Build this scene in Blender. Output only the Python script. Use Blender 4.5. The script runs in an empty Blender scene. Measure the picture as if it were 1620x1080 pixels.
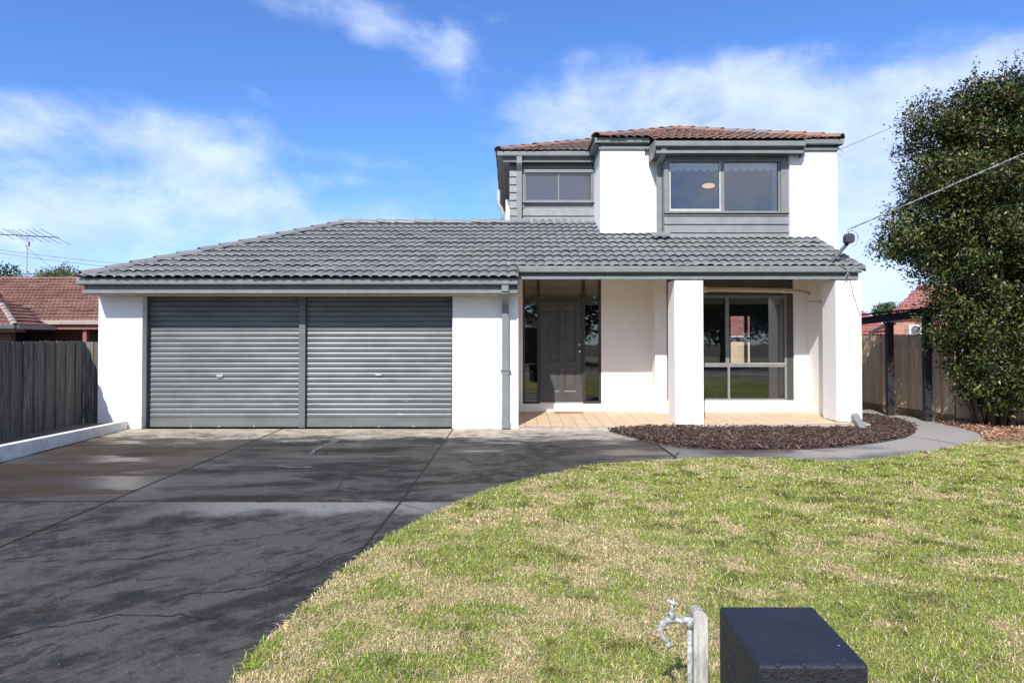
import bpy, bmesh, math, random
import numpy as np
from mathutils import Vector, Matrix
random.seed(7); rng = np.random.default_rng(11)
S = bpy.context.scene; COL = S.collection
R = math.radians
H = 1.53; F = 1080.0            # eye height (m) and focal length in photo pixels (24 mm)

# ------------------------------------------------------------------ camera
cam = bpy.data.cameras.new('camera'); cam_o = bpy.data.objects.new('camera', cam); COL.objects.link(cam_o)
cam.lens = 24; cam.sensor_width = 36; cam.clip_end = 2000; cam.clip_start = 0.05
cam_o.location = (0, 0, H); PITCH = 1.0
cam_o.rotation_euler = (R(90 + PITCH), 0, 0); cam.shift_y = -F*math.tan(R(PITCH))/1620
S.camera = cam_o
S.view_settings.view_transform = 'Standard'; S.view_settings.look = 'None'
S.view_settings.exposure = 0.62; S.view_settings.gamma = 1
# ------------------------------------------------------------------ sun
SUN = Vector((-0.30, -1.0, 0.90)).normalized()
sl = bpy.data.lights.new('sun', 'SUN'); sl.energy = 4.2; sl.angle = R(0.53); sl.color = (1.0, 0.955, 0.89)
so = bpy.data.objects.new('sun', sl); COL.objects.link(so)
so.rotation_euler = SUN.to_track_quat('Z', 'Y').to_euler()
EL = math.asin(SUN.z); AZ = math.atan2(SUN.x, SUN.y)
# ------------------------------------------------------------------ world
class NT:
    """small node-graph helper"""
    def __init__(s, nt): s.nt = nt; s.n = nt.nodes; s.l = nt.links
    def put(s, sock, v):
        if v is None: return
        if hasattr(v, 'is_output'): s.l.new(v, sock)
        else: sock.default_value = v
    def math(s, op, a, b=None, c=None, clamp=False):
        m = s.n.new('ShaderNodeMath'); m.operation = op; m.use_clamp = clamp
        s.put(m.inputs[0], a); s.put(m.inputs[1], b); s.put(m.inputs[2], c); return m.outputs[0]
    def ss(s, v, a, b, lo=0., hi=1.):
        m = s.n.new('ShaderNodeMapRange'); m.interpolation_type = 'SMOOTHSTEP'
        s.put(m.inputs[0], v)
        for i, k in enumerate((a, b, lo, hi)): s.put(m.inputs[i+1], k)
        return m.outputs[0]
    def mix(s, f, a, b, mode='MIX'):
        m = s.n.new('ShaderNodeMix'); m.data_type = 'RGBA'; m.blend_type = mode
        s.put(m.inputs[0], f)
        for k, v in ((6, a), (7, b)):
            if isinstance(v, tuple) and len(v) == 3: v = (*v, 1)
            s.put(m.inputs[k], v)
        return m.outputs[2]
    def noise(s, vec, scale, detail=6, rough=.55, dist=0., off=None):
        if off is not None: vec = s.mapping(vec, loc=off)
        t = s.n.new('ShaderNodeTexNoise'); s.put(t.inputs['Vector'], vec); t.inputs['Scale'].default_value = scale
        t.inputs['Detail'].default_value = detail; t.inputs['Roughness'].default_value = rough
        t.inputs['Distortion'].default_value = dist; return t.outputs['Fac']
    def mapping(s, vec, loc=(0,0,0), rot=(0,0,0), sc=(1,1,1)):
        m = s.n.new('ShaderNodeMapping'); s.put(m.inputs[0], vec)
        m.inputs[1].default_value = loc; m.inputs[2].default_value = rot; m.inputs[3].default_value = sc; return m.outputs[0]
    def obj(s): return s.n.new('ShaderNodeTexCoord').outputs['Object']
    def sep(s, v):
        x = s.n.new('ShaderNodeSeparateXYZ'); s.put(x.inputs[0], v); return x.outputs
    def comb(s, x, y, z):
        c = s.n.new('ShaderNodeCombineXYZ')
        for i, v in enumerate((x, y, z)): s.put(c.inputs[i], v)
        return c.outputs[0]
    def attr(s, name):
        a = s.n.new('ShaderNodeAttribute'); a.attribute_name = name; return a.outputs

W = bpy.data.worlds.new('World'); S.world = W; W.use_nodes = True
w = NT(W.node_tree); bg = W.node_tree.nodes['Background']
sky = w.n.new('ShaderNodeTexSky'); sky.sky_type = 'NISHITA'; sky.sun_disc = False
sky.sun_elevation = EL; sky.sun_rotation = AZ; sky.air_density = 1.0; sky.dust_density = 0.35; sky.ozone_density = 3.0
SKY_K = 0.105
skyc = w.mix(1.0, sky.outputs[0], (0.62, 0.88, 1.30), 'MULTIPLY')
d = w.n.new('ShaderNodeTexCoord').outputs['Generated']
dx, dy, dz = w.sep(d)
az = w.math('ARCTAN2', dx, dy)
el = w.math('ARCSINE', dz, clamp=False)
def ang(x, y): return math.atan((x-810)/F), math.atan((540-y)/math.hypot(F, x-810))
def blob(x, y, rx, ry, amp, rot=0):
    a0, e0 = ang(x, y)
    A = w.math('SUBTRACT', az, a0); E = w.math('SUBTRACT', el, e0)
    c, s_ = math.cos(R(rot)), math.sin(R(rot))
    U = w.math('ADD', w.math('MULTIPLY', A, c), w.math('MULTIPLY', E, s_))
    V = w.math('SUBTRACT', w.math('MULTIPLY', E, c), w.math('MULTIPLY', A, s_))
    q = w.math('ADD', w.math('POWER', w.math('ABSOLUTE', w.math('DIVIDE', U, rx/F)), 2), w.math('POWER', w.math('ABSOLUTE', w.math('DIVIDE', V, ry/F)), 2))
    return w.math('MULTIPLY', w.math('POWER', 2.718, w.math('MULTIPLY', q, -1.0)), amp)
bl = None
for args in [(420,-5,130,30,.58,-6),(590,28,120,42,.62,-14),(712,72,36,42,.52,-50),(215,205,200,46,.66,4),(345,255,85,55,.60,0),(60,330,260,60,.46,0),(400,345,240,60,.58,-4),
             (385,130,40,14,.45,-28),(520,240,60,16,.46,-5),(560,285,60,13,.42,0),(620,262,40,10,.25,0),(20,150,70,26,.48,20),(20,205,60,24,.40,15),
             (860,190,110,36,.60,-4),(1010,140,140,40,.72,0),(1170,122,80,34,.64,0),(1150,215,300,65,.75,0),(1400,215,260,90,.75,4),(1500,350,420,160,.88,0),(1650,110,120,45,.75,-12)]:
    b_ = blob(*args); bl = b_ if bl is None else w.math('ADD', bl, b_)
bl = w.math('ADD', bl, w.math('MULTIPLY', w.ss(el, .36, .0, 0, .62), w.ss(dy, .0, .3)))
rear = w.ss(dy, 0.25, -0.25, 0, 0.75); bl = w.math('ADD', bl, rear)
wv = w.mapping(d, sc=(1.0, 1.0, 1.7))
n1 = w.noise(wv, 5.2, 9, .60, .25); n2 = w.noise(wv, 13, 6, .6, .2, off=(3,1,2))
nn = w.math('ADD', w.math('MULTIPLY', n1, .8), w.math('MULTIPLY', n2, .2))
dens = w.ss(w.math('ADD', w.math('MULTIPLY', bl, .62), w.math('MULTIPLY', w.math('SUBTRACT', nn, .5), 1.7)), .14, .80)
dens = w.math('MULTIPLY', dens, w.ss(dy, -.2, .1, .95, .72))
shade = w.ss(n2, .3, .75)
cc = w.mix(shade, (4.5, 5.3, 7.9), (6.2, 6.9, 8.7))
rearm = w.ss(dy, 0.1, -0.2, 0, 1)
cc = w.mix(w.math('MULTIPLY', rearm, w.ss(n1, .35, .6)), cc, (7.4, 7.7, 8.8))
w.l.new(w.mix(dens, skyc, cc), bg.inputs[0]); bg.inputs[1].default_value = SKY_K

# ------------------------------------------------------------------ helpers
def px(x, Y): return (x-810)/F*Y
def pz(y, Y): return H + (540-y)/F*Y
def g(x, y, z=0.0):
    Y = (H-z)*F/(y-540); return ((x-810)/F*Y, Y)
def tag(o, label=None, cat=None, group=None, kind=None):
    if label: o['label'] = label
    if cat: o['category'] = cat
    if group: o['group'] = group
    if kind: o['kind'] = kind
    return o
def empty(name, loc=(0,0,0), rz=0, **k):
    o = bpy.data.objects.new(name, None); COL.objects.link(o); o.location = loc; o.rotation_euler = (0,0,rz); o.empty_display_size = .2
    return tag(o, **k)
class MB:
    def __init__(s): s.v = []; s.f = []
    def face(s, pts):
        n = len(s.v); s.v += [tuple(p) for p in pts]; s.f.append(tuple(range(n, n+len(pts)))); return s
    def box(s, x0, x1, y0, y1, z0, z1):
        if x0 > x1: x0, x1 = x1, x0
        if y0 > y1: y0, y1 = y1, y0
        if z0 > z1: z0, z1 = z1, z0
        n = len(s.v)
        s.v += [(x0,y0,z0),(x1,y0,z0),(x1,y1,z0),(x0,y1,z0),(x0,y0,z1),(x1,y0,z1),(x1,y1,z1),(x0,y1,z1)]
        for q in ((0,3,2,1),(4,5,6,7),(0,1,5,4),(1,2,6,5),(2,3,7,6),(3,0,4,7)): s.f.append(tuple(n+i for i in q))
        return s
    def tbox(s, M, sx, sy, sz, o=(0,0,0)):
        n = len(s.v)
        for z in (-.5,.5):
            for (x, y) in ((-.5,-.5),(.5,-.5),(.5,.5),(-.5,.5)):
                s.v.append(tuple(M @ Vector((o[0]+x*sx, o[1]+y*sy, o[2]+z*sz))))
        for q in ((0,3,2,1),(4,5,6,7),(0,1,5,4),(1,2,6,5),(2,3,7,6),(3,0,4,7)): s.f.append(tuple(n+i for i in q))
        return s
    def bar(s, a, b, wd, ht, up=(0,0,1)):
        a = Vector(a); b = Vector(b); t = (b-a); L = t.length; t.normalize(); u = Vector(up)
        sd = t.cross(u)
        if sd.length < 1e-4: sd = Vector((1,0,0))
        sd.normalize(); u = sd.cross(t)
        M = Matrix((( sd.x,t.x,u.x,(a.x+b.x)/2),(sd.y,t.y,u.y,(a.y+b.y)/2),(sd.z,t.z,u.z,(a.z+b.z)/2),(0,0,0,1)))
        return s.tbox(M, wd, L, ht)
    def prism(s, poly, z0, z1):
        """poly: list of (x,y), z0/z1 floats or functions"""
        f0 = z0 if callable(z0) else (lambda x,y: z0); f1 = z1 if callable(z1) else (lambda x,y: z1)
        n = len(s.v); k = len(poly)
        s.v += [(x,y,f0(x,y)) for x,y in poly] + [(x,y,f1(x,y)) for x,y in poly]
        s.f.append(tuple(n+i for i in reversed(range(k)))); s.f.append(tuple(n+k+i for i in range(k)))
        for i in range(k):
            j = (i+1) % k; s.f.append((n+i, n+j, n+k+j, n+k+i))
        return s
    def extr(s, prof, a, b, axis='x'):
        """closed profile of (p,z) extruded from a to b along x (p=y) or y (p=x)"""
        n = len(s.v); k = len(prof)
        for t in (a, b):
            for p, z in prof: s.v.append((t, p, z) if axis == 'x' else (p, t, z))
        s.f.append(tuple(n+i for i in range(k))); s.f.append(tuple(n+k+i for i in reversed(range(k))))
        for i in range(k):
            j = (i+1) % k; s.f.append((n+i, n+k+i, n+k+j, n+j))
        return s
    def tube(s, pts, r, n=10, cap=True):
        pts = [Vector(p) for p in pts]; rs = r if isinstance(r, (list, tuple)) else [r]*len(pts)
        rings = []; ref = None
        for i, p in enumerate(pts):
            t = (pts[min(i+1, len(pts)-1)]-pts[max(i-1, 0)]).normalized()
            if ref is None: ref = Vector((0,0,1)) if abs(t.z) < .9 else Vector((1,0,0))
            a = t.cross(ref).normalized(); b = a.cross(t).normalized(); ref = b
            base = len(s.v); rings.append(base)
            for k in range(n):
                th = 2*math.pi*k/n; s.v.append(tuple(p + (a*math.cos(th)+b*math.sin(th))*rs[i]))
        for i in range(len(rings)-1):
            for k in range(n):
                s.f.append((rings[i]+k, rings[i]+(k+1)%n, rings[i+1]+(k+1)%n, rings[i+1]+k))
        if cap:
            s.f.append(tuple(rings[0]+k for k in reversed(range(n)))); s.f.append(tuple(rings[-1]+k for k in range(n)))
        return s
    def ball(s, c, rx, ry=None, rz=None, nu=14, nv=9):
        ry = ry or rx; rz = rz or rx
        base = len(s.v)
        for j in range(nv+1):
            ph = math.pi*j/nv
            for i in range(nu):
                th = 2*math.pi*i/nu
                s.v.append((c[0]+rx*math.sin(ph)*math.cos(th), c[1]+ry*math.sin(ph)*math.sin(th), c[2]+rz*math.cos(ph)))
        for j in range(nv):
            for i in range(nu):
                a = base+j*nu+i; b = base+j*nu+(i+1)%nu
                s.f.append((a, a+nu, b+nu, b))
        return s
    def build(s, name, mat, parent=None, smooth=False, bevel=0, **k):
        me = bpy.data.meshes.new(name); me.from_pydata(s.v, [], s.f); me.validate(); me.update()
        o = bpy.data.objects.new(name, me); COL.objects.link(o)
        if mat: me.materials.append(mat)
        if smooth: me.shade_smooth()
        if bevel:
            m = o.modifiers.new('bevel', 'BEVEL'); m.width = bevel; m.segments = 2; m.limit_method = 'ANGLE'; m.angle_limit = R(35)
            m.harden_normals = False
        if parent:
            o.parent = parent
            if parent.parent or parent.location.length or parent.rotation_euler.z:
                pass
        return tag(o, **k)
def copy_tree(o, parent=None):
    c = o.copy(); COL.objects.link(c); c.parent = parent
    for ch in list(o.children): copy_tree(ch, c)
    return c
def mesh_np(name, V, Fc, mat, parent=None, col=None, smooth=False, nper=4):
    me = bpy.data.meshes.new(name); nv = len(V); nf = len(Fc)
    me.vertices.add(nv); me.vertices.foreach_set('co', np.ascontiguousarray(V, np.float32).ravel())
    me.loops.add(nf*nper); me.loops.foreach_set('vertex_index', np.ascontiguousarray(Fc, np.int32).ravel())
    me.polygons.add(nf); me.polygons.foreach_set('loop_start', np.arange(0, nf*nper, nper, dtype=np.int32))
    me.polygons.foreach_set('loop_total', np.full(nf, nper, np.int32))
    me.update(calc_edges=True)
    if col is not None:
        a = me.color_attributes.new('col', 'FLOAT_COLOR', 'POINT')
        c4 = np.ones((nv, 4), np.float32); c4[:, :3] = col; a.data.foreach_set('color', c4.ravel())
    if smooth: me.shade_smooth()
    me.materials.append(mat); o = bpy.data.objects.new(name, me); COL.objects.link(o)
    if parent: o.parent = parent
    return o
# value noise in numpy
_lat = rng.random((64, 64))
def vnoise(x, y, sc):
    x = np.asarray(x)*sc+100.3; y = np.asarray(y)*sc+77.7
    xi = np.floor(x).astype(int); yi = np.floor(y).astype(int); fx = x-xi; fy = y-yi
    fx = fx*fx*(3-2*fx); fy = fy*fy*(3-2*fy)
    L = lambda a, b: _lat[a % 64, b % 64]
    return (L(xi,yi)*(1-fx)+L(xi+1,yi)*fx)*(1-fy)+(L(xi,yi+1)*(1-fx)+L(xi+1,yi+1)*fx)*fy
def fbm(x, y, sc, o=4):
    t = 0; a = .5
    for i in range(o): t = t+a*vnoise(np.asarray(x)+i*13.1, np.asarray(y)+i*7.7, sc*2**i); a *= .5
    return t/(1-.5**o)
def inpoly(x, y, poly):
    x = np.asarray(x); y = np.asarray(y); r = np.zeros(x.shape, bool); k = len(poly)
    for i in range(k):
        x0, y0 = poly[i]; x1, y1 = poly[(i+1) % k]
        if y0 == y1: continue
        c = ((y0 > y) != (y1 > y)) & (x < (x1-x0)*(y-y0)/(y1-y0)+x0); r ^= c
    return r

# ------------------------------------------------------------------ materials
def newmat(name):
    m = bpy.data.materials.new(name); m.use_nodes = True; n = NT(m.node_tree)
    return m, n, m.node_tree.nodes['Principled BSDF']
def bump(n, p, h, strength=.3, dist=.01):
    b = n.n.new('ShaderNodeBump'); b.inputs['Strength'].default_value = strength; b.inputs['Distance'].default_value = dist
    n.put(b.inputs['Height'], h); n.l.new(b.outputs[0], p.inputs['Normal'])
def pm(name, c1, c2=None, sc=4, rough=.6, r2=None, bsc=None, bstr=.2, bd=.004, metal=0, spec=.5, lo=.35, hi=.65, stretch=(1,1,1), coat=0):
    m, n, p = newmat(name); o = n.mapping(n.obj(), sc=stretch)
    c2 = c2 or tuple(v*.82 for v in c1)
    f = n.noise(o, sc, 6, .6)
    n.put(p.inputs['Base Color'], n.mix(n.ss(f, lo, hi), c1, c2))
    p.inputs['Metallic'].default_value = metal; p.inputs['Specular IOR Level'].default_value = spec
    if r2 is not None: n.put(p.inputs['Roughness'], n.ss(n.noise(o, sc*1.7, 5, .6, off=(5,5,5)), .35, .65, rough, r2))
    else: p.inputs['Roughness'].default_value = rough
    if bsc: bump(n, p, n.noise(o, bsc, 4, .6), bstr, bd)
    if coat: p.inputs['Coat Weight'].default_value = coat
    return m
M = {}
# rendered white wall: faint trowel texture, dirt near ground
m, n, p = newmat('white_render'); o = n.obj(); z = n.sep(o)[2]
dirt = n.math('MULTIPLY', n.ss(z, .45, .0), n.ss(n.noise(o, 5, 6, .65), .42, .62))
dirt = n.math('ADD', n.math('MULTIPLY', dirt, .5), n.math('MULTIPLY', n.ss(n.noise(n.mapping(o, sc=(3,3,.5)), 1.3, 6, .65), .55, .8), .12))
n.put(p.inputs['Base Color'], n.mix(dirt, (.80,.79,.775), (.52,.47,.40))); p.inputs['Roughness'].default_value = .85
bump(n, p, n.math('ADD', n.noise(o, 9, 4, .6), n.math('MULTIPLY', n.noise(o, 90, 3, .6), .3)), .35, .006); M['white'] = m
M['porchw'] = pm('white_porch_paint_bounce_tint', (.80,.785,.75), (.78,.76,.72), 2, .85, bsc=9, bstr=.3, bd=.006)  # white walls; warm light bounced off the pavers is mixed into the colour
M['cream'] = pm('cream_porch_paint', (.70,.61,.50), (.66,.57,.46), 3, .8, bsc=60, bstr=.1)
M['grey'] = pm('grey_trim_paint', (.185,.20,.205), (.155,.17,.175), 5, .42, .6, bsc=40, bstr=.06)
M['grey_d'] = pm('dark_grey_trim_paint', (.085,.092,.097), (.065,.07,.075), 5, .45, .6, bsc=40, bstr=.06)
M['door'] = pm('front_door_paint', (.062,.063,.060), (.052,.053,.050), 4, .38, .5, bsc=30, bstr=.05)
M['frame'] = pm('window_frame_paint', (.20,.205,.195), (.17,.175,.165), 6, .4, .55)
M['brownframe'] = pm('dark_bronze_frame', (.045,.036,.030), (.035,.028,.024), 6, .4)
M['alu'] = pm('aluminium_track', (.55,.55,.53), (.45,.45,.44), 8, .35, .5, metal=.3)
M['beige'] = pm('beige_pvc', (.52,.46,.37), (.46,.40,.32), 6, .35, .5)
M['chrome'] = pm('satin_chrome', (.7,.7,.68), (.6,.6,.58), 10, .22, .3, metal=1)
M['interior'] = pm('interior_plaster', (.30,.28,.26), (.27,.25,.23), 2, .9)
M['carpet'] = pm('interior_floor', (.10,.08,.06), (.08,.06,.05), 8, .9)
M['blind'] = pm('blind_fabric', (.80,.80,.78), (.74,.74,.71), 8, .8)
M['wire'] = pm('wire_insulation', (.10,.10,.11), (.30,.30,.30), 40, .6)
M['wirel'] = pm('pale_wire_insulation', (.42,.42,.42), (.16,.16,.17), 30, .6, lo=.45, hi=.55)
M['gal'] = pm('weathered_galvanised', (.50,.53,.53), (.24,.25,.25), 55, .5, .8, metal=.25, bsc=120, bstr=.3)
M['rust'] = pm('rusty_fitting', (.34,.16,.11), (.40,.30,.26), 50, .7, metal=.3)
M['postwood'] = pm('bleached_post_timber', (.52,.50,.47), (.30,.28,.26), 14, .85, bsc=40, bstr=.8, bd=.01, stretch=(3,3,.5))
M['mail'] = pm('navy_mailbox_paint', (.010,.0115,.021), (.014,.016,.027), 7, .55, .72, bsc=70, bstr=.5, bd=.006)
M['mailf'] = pm('navy_mailbox_rough', (.011,.012,.020), (.020,.021,.030), 60, .5, .75, bsc=110, bstr=1.0, bd=.02)
M['black'] = pm('black_post_paint', (.014,.015,.018), (.022,.023,.026), 5, .5, .7)
M['brick'] = None
# glass
m = bpy.data.materials.new('window_glass'); m.use_nodes = True; n = NT(m.node_tree); n.n.remove(m.node_tree.nodes['Principled BSDF'])
out = m.node_tree.nodes['Material Output']; fr = n.n.new('ShaderNodeFresnel'); fr.inputs[0].default_value = 1.62
tr = n.n.new('ShaderNodeBsdfTransparent'); tr.inputs[0].default_value = (.88,.90,.90,1); gl = n.n.new('ShaderNodeBsdfGlossy'); gl.inputs['Roughness'].default_value = .012
bb = n.n.new('ShaderNodeBump'); bb.inputs['Strength'].default_value = .05; bb.inputs['Distance'].default_value = .02
n.put(bb.inputs['Height'], n.noise(n.obj(), 1.6, 2)); n.l.new(bb.outputs[0], gl.inputs['Normal'])
mx = n.n.new('ShaderNodeMixShader'); n.l.new(n.math('MULTIPLY', fr.outputs[0], 2.1, clamp=True), mx.inputs[0]); n.l.new(tr.outputs[0], mx.inputs[1]); n.l.new(gl.outputs[0], mx.inputs[2])
n.l.new(mx.outputs[0], out.inputs[0]); M['glass'] = m
# obscured glass (small upper windows): glossy with milky back
m, n, p = newmat('obscured_glass'); p.inputs['Base Color'].default_value = (.075,.075,.085,1); p.inputs['Roughness'].default_value = .09
p.inputs['Specular IOR Level'].default_value = .9; M['obscure'] = m
# roof tiles
def tilemat(name, grey1, grey2, und, amt, moss=.25):
    m, n, p = newmat(name); o = n.obj(); r = n.attr('rnd')[2]
    c = n.mix(r, grey1, grey2)
    w1 = n.ss(n.math('ADD', n.noise(o, 1.1, 5, .6), n.math('MULTIPLY', n.noise(o, 14, 6, .7), .8)), .98-amt, 1.18-amt)
    c = n.mix(w1, c, und)
    mo = n.math('MULTIPLY', n.ss(n.noise(o, 22, 5, .7, off=(9,2,4)), .6, .78), moss)
    c = n.mix(mo, c, (.13,.13,.055))
    c = n.mix(n.ss(n.noise(o, 60, 3, .6), .66, .74), c, (.33,.33,.30))
    n.put(p.inputs['Base Color'], c); n.put(p.inputs['Roughness'], n.ss(n.noise(o, 6, 4), .3, .7, .48, .75))
    bump(n, p, n.noise(o, 120, 3, .6), .3, .004); return m
M['tile'] = tilemat('grey_painted_tile', (.125,.135,.141), (.165,.176,.182), (.17,.165,.15), .03, .25)
M['tile_up'] = tilemat('worn_upper_tile', (.12,.112,.108), (.165,.105,.082), (.22,.098,.064), .16, .35)
M['tile_red'] = tilemat('red_clay_tile', (.15,.062,.042), (.105,.046,.035), (.19,.095,.07), .15, .4)
M['tile_maroon'] = tilemat('maroon_tile', (.28,.075,.06), (.24,.07,.06), (.30,.12,.09), .2, .1)
M['cap'] = tilemat('ridge_cap_tile', (.17,.18,.187), (.20,.20,.20), (.17,.14,.125), .10, .35)
M['cap_up'] = tilemat('worn_ridge_cap', (.17,.165,.16), (.24,.15,.11), (.28,.13,.08), .18, .2)
# rough sawn timber palings
def paling(name, a, b, c_, st=1.0):
    m, n, p = newmat(name); o = n.obj(); r = n.attr('rnd')[2]
    gr = n.noise(n.mapping(o, sc=(26,26,1.3)), 1.4, 7, .65, .4)
    c = n.mix(n.ss(gr, .36, .66), a, b)
    c = n.mix(n.math('MULTIPLY', r, .75), c, c_)
    z = n.sep(o)[2]
    c = n.mix(n.math('MULTIPLY', n.ss(n.noise(n.mapping(o, sc=(5,5,.8)), 1.2, 5, .6), .5, .72), st*.6), c, tuple(v*.35 for v in a))
    n.put(p.inputs['Base Color'], c); p.inputs['Roughness'].default_value = .9
    bump(n, p, gr, .6, .008); return m
M['pal_old'] = paling('old_grey_paling', (.185,.177,.165), (.030,.027,.025), (.10,.072,.055), 1.6)
M['pal_new'] = paling('tan_treated_paling', (.60,.45,.27), (.42,.31,.18), (.66,.53,.36), .5)
def brickmat(name, c1, c2, mortar, sc=1.0, bw=.24, bh=.086):
    m, n, p = newmat(name); o = n.obj(); x, y, z = n.sep(o)
    v = n.comb(n.math('ADD', x, y), z, 0.0)
    b = n.n.new('ShaderNodeTexBrick'); n.put(b.inputs['Vector'], v); b.inputs['Scale'].default_value = sc
    b.inputs['Color1'].default_value = (*c1, 1); b.inputs['Color2'].default_value = (*c2, 1); b.inputs['Mortar'].default_value = (*mortar, 1)
    b.inputs['Brick Width'].default_value = bw; b.inputs['Row Height'].default_value = bh; b.inputs['Mortar Size'].default_value = .006
    n.put(p.inputs['Base Color'], n.mix(n.ss(n.noise(o, 30, 4), .35, .7, 0, .35), b.outputs['Color'], tuple(v*.6 for v in c1)))
    p.inputs['Roughness'].default_value = .85; bump(n, p, b.outputs['Fac'], -.4, .01); return m
M['brick'] = brickmat('red_brick', (.40,.165,.115), (.46,.21,.15), (.42,.36,.30))
M['brick_dark'] = brickmat('brown_brick', (.12,.055,.04), (.16,.07,.05), (.25,.2,.17))
# foliage: colour attribute, glossy leaf with some light passing through
def leafmat(name, gloss=.35, trans=.3, spec=.5):
    m, n, p = newmat(name); c = n.attr('col')[0]
    n.put(p.inputs['Base Color'], c); p.inputs['Roughness'].default_value = gloss; p.inputs['Specular IOR Level'].default_value = spec
    tl = n.n.new('ShaderNodeBsdfTranslucent'); n.put(tl.inputs[0], n.mix(1.0, c, (1.3,1.4,.6), 'MULTIPLY'))
    mx = n.n.new('ShaderNodeMixShader'); mx.inputs[0].default_value = trans
    n.l.new(p.outputs[0], mx.inputs[1]); n.l.new(tl.outputs[0], mx.inputs[2]); n.l.new(mx.outputs[0], m.node_tree.nodes['Material Output'].inputs[0]); return m
M['leaf'] = leafmat('glossy_leaf', .42, .10, .4)
M['leaf2'] = leafmat('soft_leaf', .5, .3)
M['grass'] = leafmat('grass_blade', .55, .38, .3)
M['chip'] = leafmat('bark_chip', .8, 0.0, .3)
M['bark'] = pm('tree_bark', (.13,.095,.07), (.07,.05,.04), 12, .9, bsc=30, bstr=.8, bd=.02, stretch=(2,2,.4))

# driveway: old dark sealed concrete, damp
def drivemat():
    m, n, p = newmat('sealed_concrete_drive'); o = n.obj(); x, y, z = n.sep(o)
    def streak(deg, sx, sy): return n.mapping(n.mapping(o, rot=(0,0,R(-deg))), sc=(sx, sy, 1))
    a = n.noise(streak(12, .6, 1.5), 1.1, 9, .66, .5); b = n.noise(o, 4.5, 8, .7, .3); c0 = n.noise(streak(52, .55, 1.7), 1.25, 9, .70, .6, off=(7,3,1))
    fine = n.noise(o, 55, 4, .7)
    near = n.ss(y, 6.62, 6.54)                     # the older slab by the street
    e1 = n.noise(streak(8, .9, 1.6), 1.0, 10, .74, .8, off=(3,8,0)); e2 = n.noise(streak(48, .8, 1.5), 2.1, 10, .76, .7, off=(1,4,0))
    darks = n.mix(n.ss(a, .42, .58), (.026,.024,.021), (.078,.073,.065))
    darks = n.mix(n.ss(e1, .52, .60, 0, .8), darks, (.017,.016,.015))
    nearc = n.mix(n.ss(n.math('ADD', n.math('MULTIPLY', c0, .6), n.math('MULTIPLY', b, .4)), .42, .54), (.030,.028,.026), (.084,.080,.074))
    nearc = n.mix(n.ss(e2, .545, .58, 0, .75), nearc, (.018,.017,.017))
    nearc = n.mix(n.math('MULTIPLY', n.ss(n.noise(streak(60, .7, 1.3), 3.0, 8, .7, .5, off=(9,4,0)), .57, .66), .35), nearc, (.125,.12,.112))
    lb = n.math('MULTIPLY', n.ss(x, -3.88, -3.95), n.ss(e1, .38, .55))
    darks = n.mix(n.math('MULTIPLY', lb, .85), darks, (.062,.043,.028))
    rb = n.math('MULTIPLY', n.ss(x, -1.08, -1.04), .6)
    darks = n.mix(n.math('MULTIPLY', rb, n.ss(b, .45, .58)), darks, (.10,.088,.075))
    c = n.mix(near, darks, nearc)
    # pale washed strip along the house
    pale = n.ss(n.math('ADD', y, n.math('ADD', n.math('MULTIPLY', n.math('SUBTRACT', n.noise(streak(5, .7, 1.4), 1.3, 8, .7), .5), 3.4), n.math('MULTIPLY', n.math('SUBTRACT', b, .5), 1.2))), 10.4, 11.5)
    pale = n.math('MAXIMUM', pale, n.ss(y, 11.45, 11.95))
    # pale line under the cross joint
    jj = n.math('MULTIPLY', n.ss(n.math('ADD', y, n.math('MULTIPLY', n.math('SUBTRACT', n.noise(o, 2.1, 6, .6), .5), .9)), 5.95, 6.35), n.ss(y, 6.56, 6.5))
    jj = n.math('MULTIPLY', jj, n.ss(x, -3.6, -2.3)); jj = n.math('MULTIPLY', jj, n.ss(x, -.2, -.9))
    c = n.mix(n.math('MULTIPLY', jj, .85), c, (.25,.245,.235))
    # grit & light specks
    sp = n.math('MAXIMUM', n.ss(n.noise(o, 75, 2, .5), .68, .72), n.ss(n.noise(o, 32, 2, .5), .75, .78)); c = n.mix(n.math('MULTIPLY', sp, .75), c, (.32,.31,.29))
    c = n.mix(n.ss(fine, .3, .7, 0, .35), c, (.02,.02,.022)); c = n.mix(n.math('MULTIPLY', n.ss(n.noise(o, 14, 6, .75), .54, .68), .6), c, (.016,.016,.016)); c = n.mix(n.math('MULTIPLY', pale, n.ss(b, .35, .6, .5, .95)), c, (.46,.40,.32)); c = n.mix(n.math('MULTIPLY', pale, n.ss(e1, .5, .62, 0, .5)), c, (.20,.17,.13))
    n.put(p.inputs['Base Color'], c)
    wet = n.math('MULTIPLY', n.ss(n.noise(n.mapping(o, sc=(.42,1.5,1)), .8, 5, .6, off=(2.3,6.1,0)), .46, .60), n.ss(y, 6.3, 7.2))
    r = n.ss(wet, 0., 1., .68, .27); r = n.math('ADD', r, n.math('MULTIPLY', n.ss(fine, .3, .7), .12))
    n.put(p.inputs['Roughness'], n.math('ADD', r, n.math('MULTIPLY', pale, .25), clamp=True)); n.put(p.inputs['Specular IOR Level'], n.ss(wet, 0, 1, .15, .55))
    bump(n, p, n.math('ADD', fine, n.math('MULTIPLY', b, .6)), .5, .006); return m
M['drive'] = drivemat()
M['path'] = None
m, n, p = newmat('path_concrete'); o = n.obj(); x, y, z = n.sep(o)
dk = n.math('MULTIPLY', n.ss(n.noise(n.mapping(o, sc=(.6,1.4,1)), 1.0, 7, .6), .40, .60), n.ss(x, 6.6, 4.2))
dk = n.math('MAXIMUM', dk, n.math('MULTIPLY', n.ss(x, 4.2, 3.2), .8))
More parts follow.
